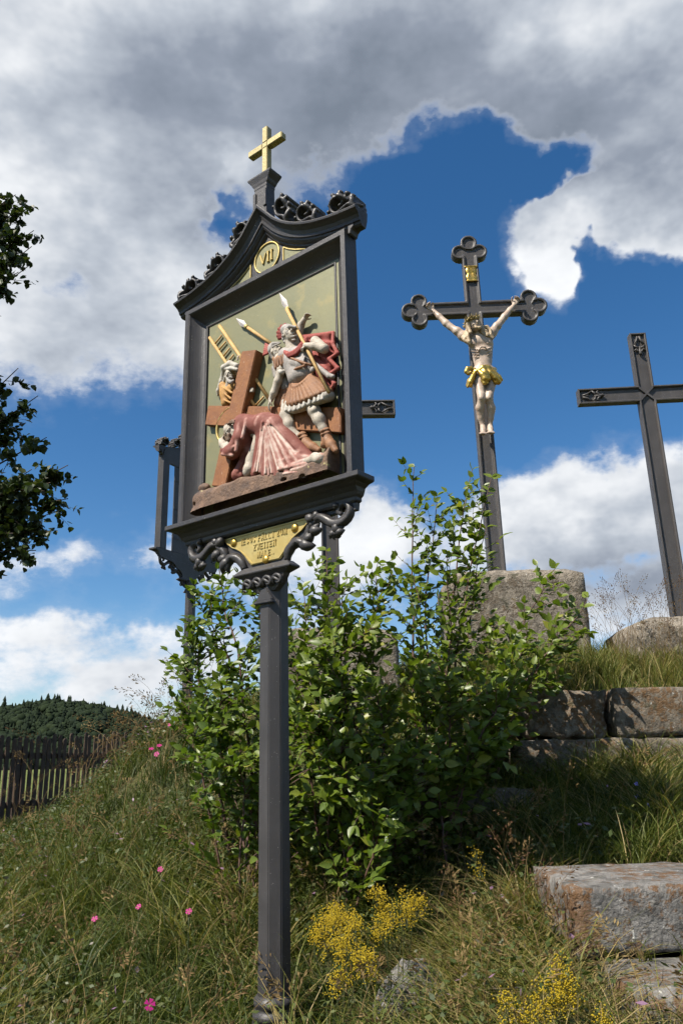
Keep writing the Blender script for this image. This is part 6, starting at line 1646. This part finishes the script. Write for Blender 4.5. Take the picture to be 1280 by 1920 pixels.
# ------------------------------------------------------------------ linden tree entering from the left
tree = empty('linden_tree', (-6.6, 9.0, .3)); tag(tree, 'dark linden branches reaching in from the left edge', 'tree')
T0 = np.array((-6.6, 9.0, .3)); wood = []; tips = []
trunk = spline([T0, T0 + (.1, .1, 2.2), T0 + (-.05, .2, 4.6), T0 + (.1, .1, 7.0), T0 + (.1, .2, 9.6)], 16)
V, F = tube(trunk - T0, np.linspace(.27, .05, 16), 10); link('trunk', np_mesh('trunk', V, F, True), M['bark'], tree)
R3 = np.random.default_rng(31)
GOAL = [(-3.1955, 8.6, 4.4879), (-3.1257, 8.5, 4.0356), (-3.2544, 8.6, 3.6862), (-3.478, 8.6, 3.459), (-3.6293, 8.6, 5.3986), (-3.9059, 8.6, 5.7811), (-3.5184, 8.7, 4.8927), (-3.3055, 8.4, 4.1998), (-3.5763, 8.5, 4.4077), (-3.6311, 8.6, 3.9213), (-3.906, 8.7, 5.0437), (-3.6724, 8.4, 3.609), (-3.9011, 8.7, 4.3578), (-3.2533, 8.5, 3.8789),
        (-3.8392, 8.2, 7.8995), (-3.7188, 8.2, 7.4666), (-3.9979, 8.2, 8.0097), (-3.6782, 8.1, 7.1585), (-3.7306, 8.2, 6.9578), (-3.8055, 8.1, 6.8004), (-4.0129, 8.2, 7.4918), (-4.0472, 8.2, 7.1819)]
for k in range(70):
    a = R3.uniform(0, 6.28); z_ = R3.uniform(3.4, 10.4); rad_ = 2.9 * math.sqrt(max(.05, 1 - ((z_ - 6.4) / 4.4) ** 2)) * R3.uniform(.5, 1.0)
    p = T0 + np.array((math.cos(a) * rad_, math.sin(a) * rad_, z_ - .3))
    if p[0] > -.463 * p[1] - 1.15 and p[1] > 5.5: continue          # keep clear of the open sky in view
    GOAL.append(tuple(p))
LPs, LDs = [], []
for g_ in GOAL:
    g_ = np.array(g_); i = int(np.clip((g_[2] - 1.2) / 9.3 * 15 - 2, 4, 14)); b_ = trunk[i]
    P = spline([b_, b_ * .5 + g_ * .5 + (0, 0, .35) + R3.normal(0, .12, 3), g_], 14); wood.append(tube(P - T0, np.linspace(.034, .005, 14), 5, False))
    for j in range(34):
        u_ = R3.uniform(.5, 1.0); p0 = P[min(int(u_ * 13), 13)]; d = unit(R3.normal(0, 1, 3) * (1, 1, .6) + unit(P[-1] - P[-3]) * 1.0 - np.array((0, 0, .25))); ln_ = R3.uniform(.12, .36)
        t = np.linspace(0, 1, 6); Q_ = p0 + d * ln_ * t[:, None] - np.array((0, 0, .12)) * (t ** 2)[:, None] * ln_; wood.append(tube(Q_ - T0, np.linspace(.005, .002, 6), 3, False))
        for q in range(12): LPs.append(Q_[R3.integers(1, 6)] + R3.normal(0, .025, 3)); LDs.append(unit(R3.normal(0, 1, 3) - np.array((0, 0, .5))))
V, F = join(wood); link('branches', np_mesh('branches', V, F, True), M['bark'], tree)
LPs, LDs = np.array(LPs) - T0, np.array(LDs); n_ = len(LPs); Nn = R3.normal(0, .6, (n_, 3)) + (0, 0, 1); Yv = np.cross(Nn, LDs); Yv /= np.linalg.norm(Yv, axis=1, keepdims=True); Zv = np.cross(LDs, Yv)
LW = np.array([(0, 0, 0), (.16, -.40, .06), (.55, -.42, .08), (1, 0, -.12), (.55, .42, .08), (.16, .40, .06)]); sc = R3.uniform(.065, .10, n_)
V = LPs[:, None] + sc[:, None, None] * (LW[None, :, 0:1] * LDs[:, None] + LW[None, :, 1:2] * Yv[:, None] + LW[None, :, 2:3] * Zv[:, None])
F = (np.array([(0, 1, 2, 3), (0, 3, 4, 5)])[None] + (np.arange(n_) * 6)[:, None, None]).reshape(-1, 4)
o = link('crown', np_mesh('crown', V.reshape(-1, 3), F, False, {'tone': np.repeat(R3.beta(2, 3, n_), 6)}), M['tree_leaf'], tree); o['kind'] = 'stuff'

# ------------------------------------------------------------------ wooden fence
M['fence'] = mottled('weathered_fence_timber', (.045, .028, .018), (.085, .055, .036), 8, (.8, .95), .5, .004, 60)
F0, F1 = np.array((-5.1742, 11.2, 1.0567)[:2]), np.array((-3.9118, 15, 0.9641)[:2])
F0 = F0 + (F0 - F1) * .9
fence = empty('picket_fence', (F0[0], F0[1], float(ground_z(F0[0:1], F0[1:2])[0]))); tag(fence, 'dark brown wooden picket fence at the left edge below the wooded hill', 'fence')
fo = np.array(fence.location); fd = unit(np.append(F1 - F0, 0)); L_ = np.linalg.norm(F1 - F0); fa = math.atan2(fd[1], fd[0])
pk = []
for k in range(3):
    bm = bmesh.new(); hgt = (1.24, 1.20, 1.27)[k]; w_ = .041
    prism(bm, [(-w_, .04), (w_, .04), (w_, hgt - .03), (w_ * .45, hgt), (-w_ * .5, hgt - .006), (-w_, hgt - .04)], 0, .022, lambda p: Vector((p[0], -p[2], p[1]))); pk.append(bm_mesh(bm, 'picket', False, .003, 1))
rf = random.Random(4); nP = int(L_ / .128)
for i in range(nP):
    p = F0 + (F1 - F0) * (i + .5) / nP; z = float(ground_z(p[0:1], p[1:2])[0]); o = link('picket', pk[i % 3], M['fence'], fence)
    o.location = (p[0] - fo[0], p[1] - fo[1], z - fo[2] + rf.uniform(-.02, .02)); o.rotation_euler = (0, rf.uniform(-.02, .02), fa + rf.uniform(-.03, .03))
for zr in (.30, .98):
    bm = bmesh.new(); prism(bm, [(0, zr), (L_, zr), (L_, zr + .085), (0, zr + .085)], -.045, -.003, lambda p: Vector((p[0], -p[2], p[1])))
    o = link('rail', bm_mesh(bm, 'rail', False, .004, 1), M['fence'], fence); o.rotation_euler = (0, 0, fa)
for i in range(4):
    p = F0 + (F1 - F0) * (i + .1) / 3.4; bm = bmesh.new(); add_box(bm, (-.05, .05, -.1), (.05, .15, 1.1)); o = link('fence_post', bm_mesh(bm, 'fence_post', False, .006, 1), M['fence'], fence)
    o.location = (p[0] - fo[0], p[1] - fo[1], float(ground_z(p[0:1], p[1:2])[0]) - fo[2]); o.rotation_euler = (0, 0, fa)

# ------------------------------------------------------------------ flowers
def flat_mat(name, c1, c2, trans=.3):
    m, n, b = material(name); oi = n.noise(objco(n), 60, 3, .6); col = n.mix(oi, c1, c2); n.put(b.inputs['Base Color'], col); b.inputs['Roughness'].default_value = .6
    tr = n.new('ShaderNodeBsdfTranslucent'); n.put(tr.inputs['Color'], col); mx = n.new('ShaderNodeMixShader'); mx.inputs[0].default_value = trans
    t = m.node_tree; t.links.new(b.outputs[0], mx.inputs[1]); t.links.new(tr.outputs[0], mx.inputs[2]); t.links.new(mx.outputs[0], t.nodes['Material Output'].inputs['Surface']); return m
M['pink'] = flat_mat('pink_petal', (.52, .018, .22), (.40, .01, .15)); M['yellow'] = flat_mat('yellow_floret', (.58, .42, .012), (.42, .31, .012)); M['blue'] = flat_mat('bell_petal', (.22, .20, .62), (.30, .26, .70)); M['stalk'] = flat_mat('green_stalk', (.05, .075, .02), (.08, .085, .03), .1)
PV = np.array([(0, 0, 0), (.45, -.22, .10), (.92, -.42, .10), (1.0, -.18, .07), (.93, 0, .10), (1.0, .18, .07), (.92, .42, .10), (.45, .22, .10)]); PF = [(0, 1, 7), (1, 2, 3), (1, 3, 4), (1, 4, 7), (4, 5, 7), (5, 6, 7)]
PETAL = np_mesh('petal', PV, np.array(PF), True); PETAL.materials.append(M['pink'])
def carnation(c, size, label, r):
    c = np.array(c); g0 = float(ground_z(c[0:1], c[1:2])[0]); b_ = np.array((c[0] + r.uniform(-.03, .03), c[1] + .03, g0)); root = empty('pink_carnation', b_); tag(root, label, 'flower', 'pink carnations on the slope')
    V, F = tube(spline([(0, 0, 0), (c - b_) * .5 + (.01, 0, 0), c - b_ + (0, .006, -.012)], 8), .0016, 5); link('stem', np_mesh('stem', V, F, True), M['stalk'], root)
    V, F = tube([c - b_ + (0, .008, -.022), c - b_ + (0, .005, -.010), c - b_], (.003, .005, .0055), 7); link('calyx', np_mesh('calyx', V, F, True), M['seed'], root)
    nrm = Vector((r.uniform(-.6, .4), -.75, r.uniform(.3, 1.3))).normalized(); q = nrm.to_track_quat('Z', 'Y')
    for k in range(5):
        o = link('petal', PETAL, None, root); o.rotation_mode = 'QUATERNION'; from_ax = Matrix.Rotation(k * 2 * math.pi / 5 + r.uniform(-.1, .1), 4, 'Z'); o.matrix_local = Matrix.Translation(Vector(c - b_)) @ q.to_matrix().to_4x4() @ from_ax @ Matrix.Scale(size, 4)
rc = random.Random(8)
for p, sz, lb in (((-0.5839, 2.55, 0.4485), .0185, 'largest bright pink carnation near the bottom edge'), ((-1.0377, 3.5, 0.5144), .015, 'leftmost pink carnation low on the slope'), ((-0.8634, 3.5, 0.5548), .014, 'small pink carnation between the leftmost one and the post'), ((-0.6409, 3.4, 0.5485), .015, 'pink carnation closest to the post, low on the slope'), ((-0.8478, 3.8, 0.6563), .015, 'single pink carnation halfway up the slope'),
                  ((-1.2005, 5, 1.1945), .018, 'left carnation of the upper cluster of three'), ((-1.1523, 5, 1.212), .018, 'right carnation of the upper cluster of three'), ((-1.1548, 4.95, 1.1618), .019, 'lowest carnation of the upper cluster of three'), ((-1.1104, 5.1, 1.3413), .019, 'topmost pink carnation beside the left shrub')):
    carnation(p, sz * .86, lb, rc)

def bedstraw(cs, label, r, n_fl=420, sp=.030):
    """cs: panicle centres"""
    c0 = np.mean(np.array(cs), 0); b_ = np.array((c0[0], c0[1] + .06, float(ground_z(c0[0:1], c0[1:2] + .06)[0]))); root = empty('yellow_bedstraw', b_); tag(root, label, 'flower', 'yellow bedstraw clumps')
    st, fl = [], []; oc = np.array([(1, 0, 0), (-1, 0, 0), (0, 1, 0), (0, -1, 0), (0, 0, 1), (0, 0, -1)], float); of = np.array([(0, 2, 4), (2, 1, 4), (1, 3, 4), (3, 0, 4), (2, 0, 5), (1, 2, 5), (3, 1, 5), (0, 3, 5)])
    for c in cs:
        c = np.array(c); P = spline([b_ + (r.normal(0, .03), r.normal(0, .03), 0), (c + b_) / 2 + (r.normal(0, .02), 0, 0), c + (0, 0, .045)], 10); st.append(tube(P - b_, np.linspace(.002, .001, 10), 4, False))
        for k in range(9):
            a = r.normal(0, 1, 3); a[2] = abs(a[2]) * .5; tip = c + unit(a) * r.uniform(.4, 1.1) * sp + (0, 0, r.uniform(-.035, .035)); st.append(tube([c + (0, 0, -.03) - b_, (c + tip) / 2 - b_ + (0, 0, .004), tip - b_], .0008, 3, False))
            for q in range(n_fl // 13):
                p = tip + r.normal(0, .0115, 3); fl.append((p - b_ + oc @ np.diag(r.uniform(.0016, .0034, 3)), of))
    V, F = join(st); link('stems', np_mesh('stems', V, F, True), M['stalk'], root); V, F = join(fl); o = link('flower_heads', np_mesh('flower_heads', V, F, False), M['yellow'], root); o['kind'] = 'stuff'
rb = np.random.default_rng(5)
bedstraw([(-0.0996, 2.95, 0.5565), (-0.0595, 2.95, 0.575), (-0.02, 2.95, 0.5659), (0.0008, 2.9, 0.5474), (-0.0387, 2.9, 0.5278), (-0.1112, 2.95, 0.5117), (0.0266, 2.85, 0.4976), (-0.022, 2.85, 0.4911), (0.0368, 2.8, 0.4748), (-0.0713, 3, 0.5796), (-0.0395, 2.75, 0.4468)], 'large yellow bedstraw clump right of the post', rb, 400)
bedstraw([(0.0847, 3.05, 0.6179), (0.1152, 3.05, 0.5832), (0.1364, 3, 0.5745), (0.0963, 2.95, 0.542), (0.1851, 3.05, 0.5596), (0.2003, 3.1, 0.602), (0.2283, 3.1, 0.5892)], 'yellow bedstraw just right of the large clump, above the pale stone', rb, 330, .026)
bedstraw([(0.5599, 2.45, 0.5142), (0.5822, 2.45, 0.4904), (0.5337, 2.42, 0.476), (0.5615, 2.42, 0.4664)], 'yellow bedstraw against the lowest stone step', rb, 330, .024)
bedstraw([(0.4049, 2.4, 0.4503), (0.4605, 2.4, 0.4366), (0.5048, 2.4, 0.4517)], 'yellow bedstraw at the bottom edge left of the lowest step', rb, 260, .020)
bedstraw([(0.5117, 3.5, 0.6891), (0.5265, 3.5, 0.6547)], 'small faint yellow bedstraw in the dark grass below the shrub', rb, 70, .018)
bedstraw([(0.6447, 2.35, 0.4422)], 'single yellow bedstraw tip in front of the lowest step', rb, 200, .018)

BELL = None
def bellflower(c, label, r):
    global BELL
    c = np.array(c); b_ = np.array((c[0] + r.uniform(-.05, .05), c[1] + .03, float(ground_z(c[0:1], c[1:2])[0]))); root = empty('bellflower', b_); tag(root, label, 'flower', 'blue bellflowers on the terrace')
    V, F = tube(spline([(0, 0, 0), (c - b_) * .6 + (.02, 0, .02), c - b_ + (.004, .004, .016), c - b_], 9), .0011, 4); link('stem', np_mesh('stem', V, F, True), M['stalk'], root)
    if BELL is None:
        V = []; K = 10
        for j, (rr_, z_) in enumerate(((.15, 0), (.42, -.2), (.52, -.55), (.60, -.85), (.85, -1.1))):
            for i in range(K): f_ = 1 + (.25 if (j == 4 and i % 2 == 0) else 0); V.append((rr_ * f_ * math.cos(i * 2 * math.pi / K), rr_ * f_ * math.sin(i * 2 * math.pi / K), z_ - (.14 if j == 4 and i % 2 == 0 else 0)))
        i = np.arange(4)[:, None] * K; j = np.arange(K)[None]; BELL = np_mesh('bell', np.array(V), [np.stack([i + j, i + (j + 1) % K, i + K + (j + 1) % K, i + K + j], -1).reshape(-1, 4), np.arange(K)[None]], True); BELL.materials.append(M['blue'])
    o = link('bell', BELL, None, root, tuple(c - b_)); o.scale = (.0115,) * 3; o.rotation_euler = (r.uniform(.5, 1.1), 0, r.uniform(-1, 1))
for p, lb in (((1.3833, 4, 0.9621), 'topmost blue bellflower under the stone courses'), ((1.3778, 4, 0.9042), 'second blue bellflower, just below the topmost'), ((1.4055, 3.95, 0.8676), 'middle blue bellflower right of the upper two'), ((1.5143, 3.95, 0.8389), 'blue bellflower near the right edge, upper of two'), ((1.5335, 3.95, 0.801), 'lowest blue bellflower at the right edge')): bellflower(p, lb, rc)

# --- small weeds rooted in the joints of the steps
jx = np.array([.84, .95, 1.10, 1.22, 1.31, 1.48, 1.05, 1.40, 1.63, 1.75, .98, 1.2]); jy = np.array([2.885] * 6 + [4.77] * 4 + [2.50, 2.50]); jz = np.array([.447] * 6 + [.905] * 4 + [.20, .20])
kk = 16; X = np.repeat(jx, kk) + R1.normal(0, .015, len(jx) * kk); Y = np.repeat(jy, kk) - np.abs(R1.normal(0, .008, len(jx) * kk)); a = R1.uniform(math.pi, 2 * math.pi, len(X))
V, F, T = blades(np.stack([X, Y, np.repeat(jz, kk)], -1), np.stack([np.cos(a), np.sin(a)], -1), R1.uniform(.04, .13, len(X)), R1.uniform(.5, 1.3, len(X)), R1.uniform(.003, .006, len(X)), np.clip(R1.normal(.38, .15, len(X)), 0, 1), 3, R1)
tag(link('joint_grass', np_mesh('joint_grass', V, F, True, {'tone': T}), M['grass']), 'little grass tufts growing in the joints of the stone steps', 'grass', kind='stuff')
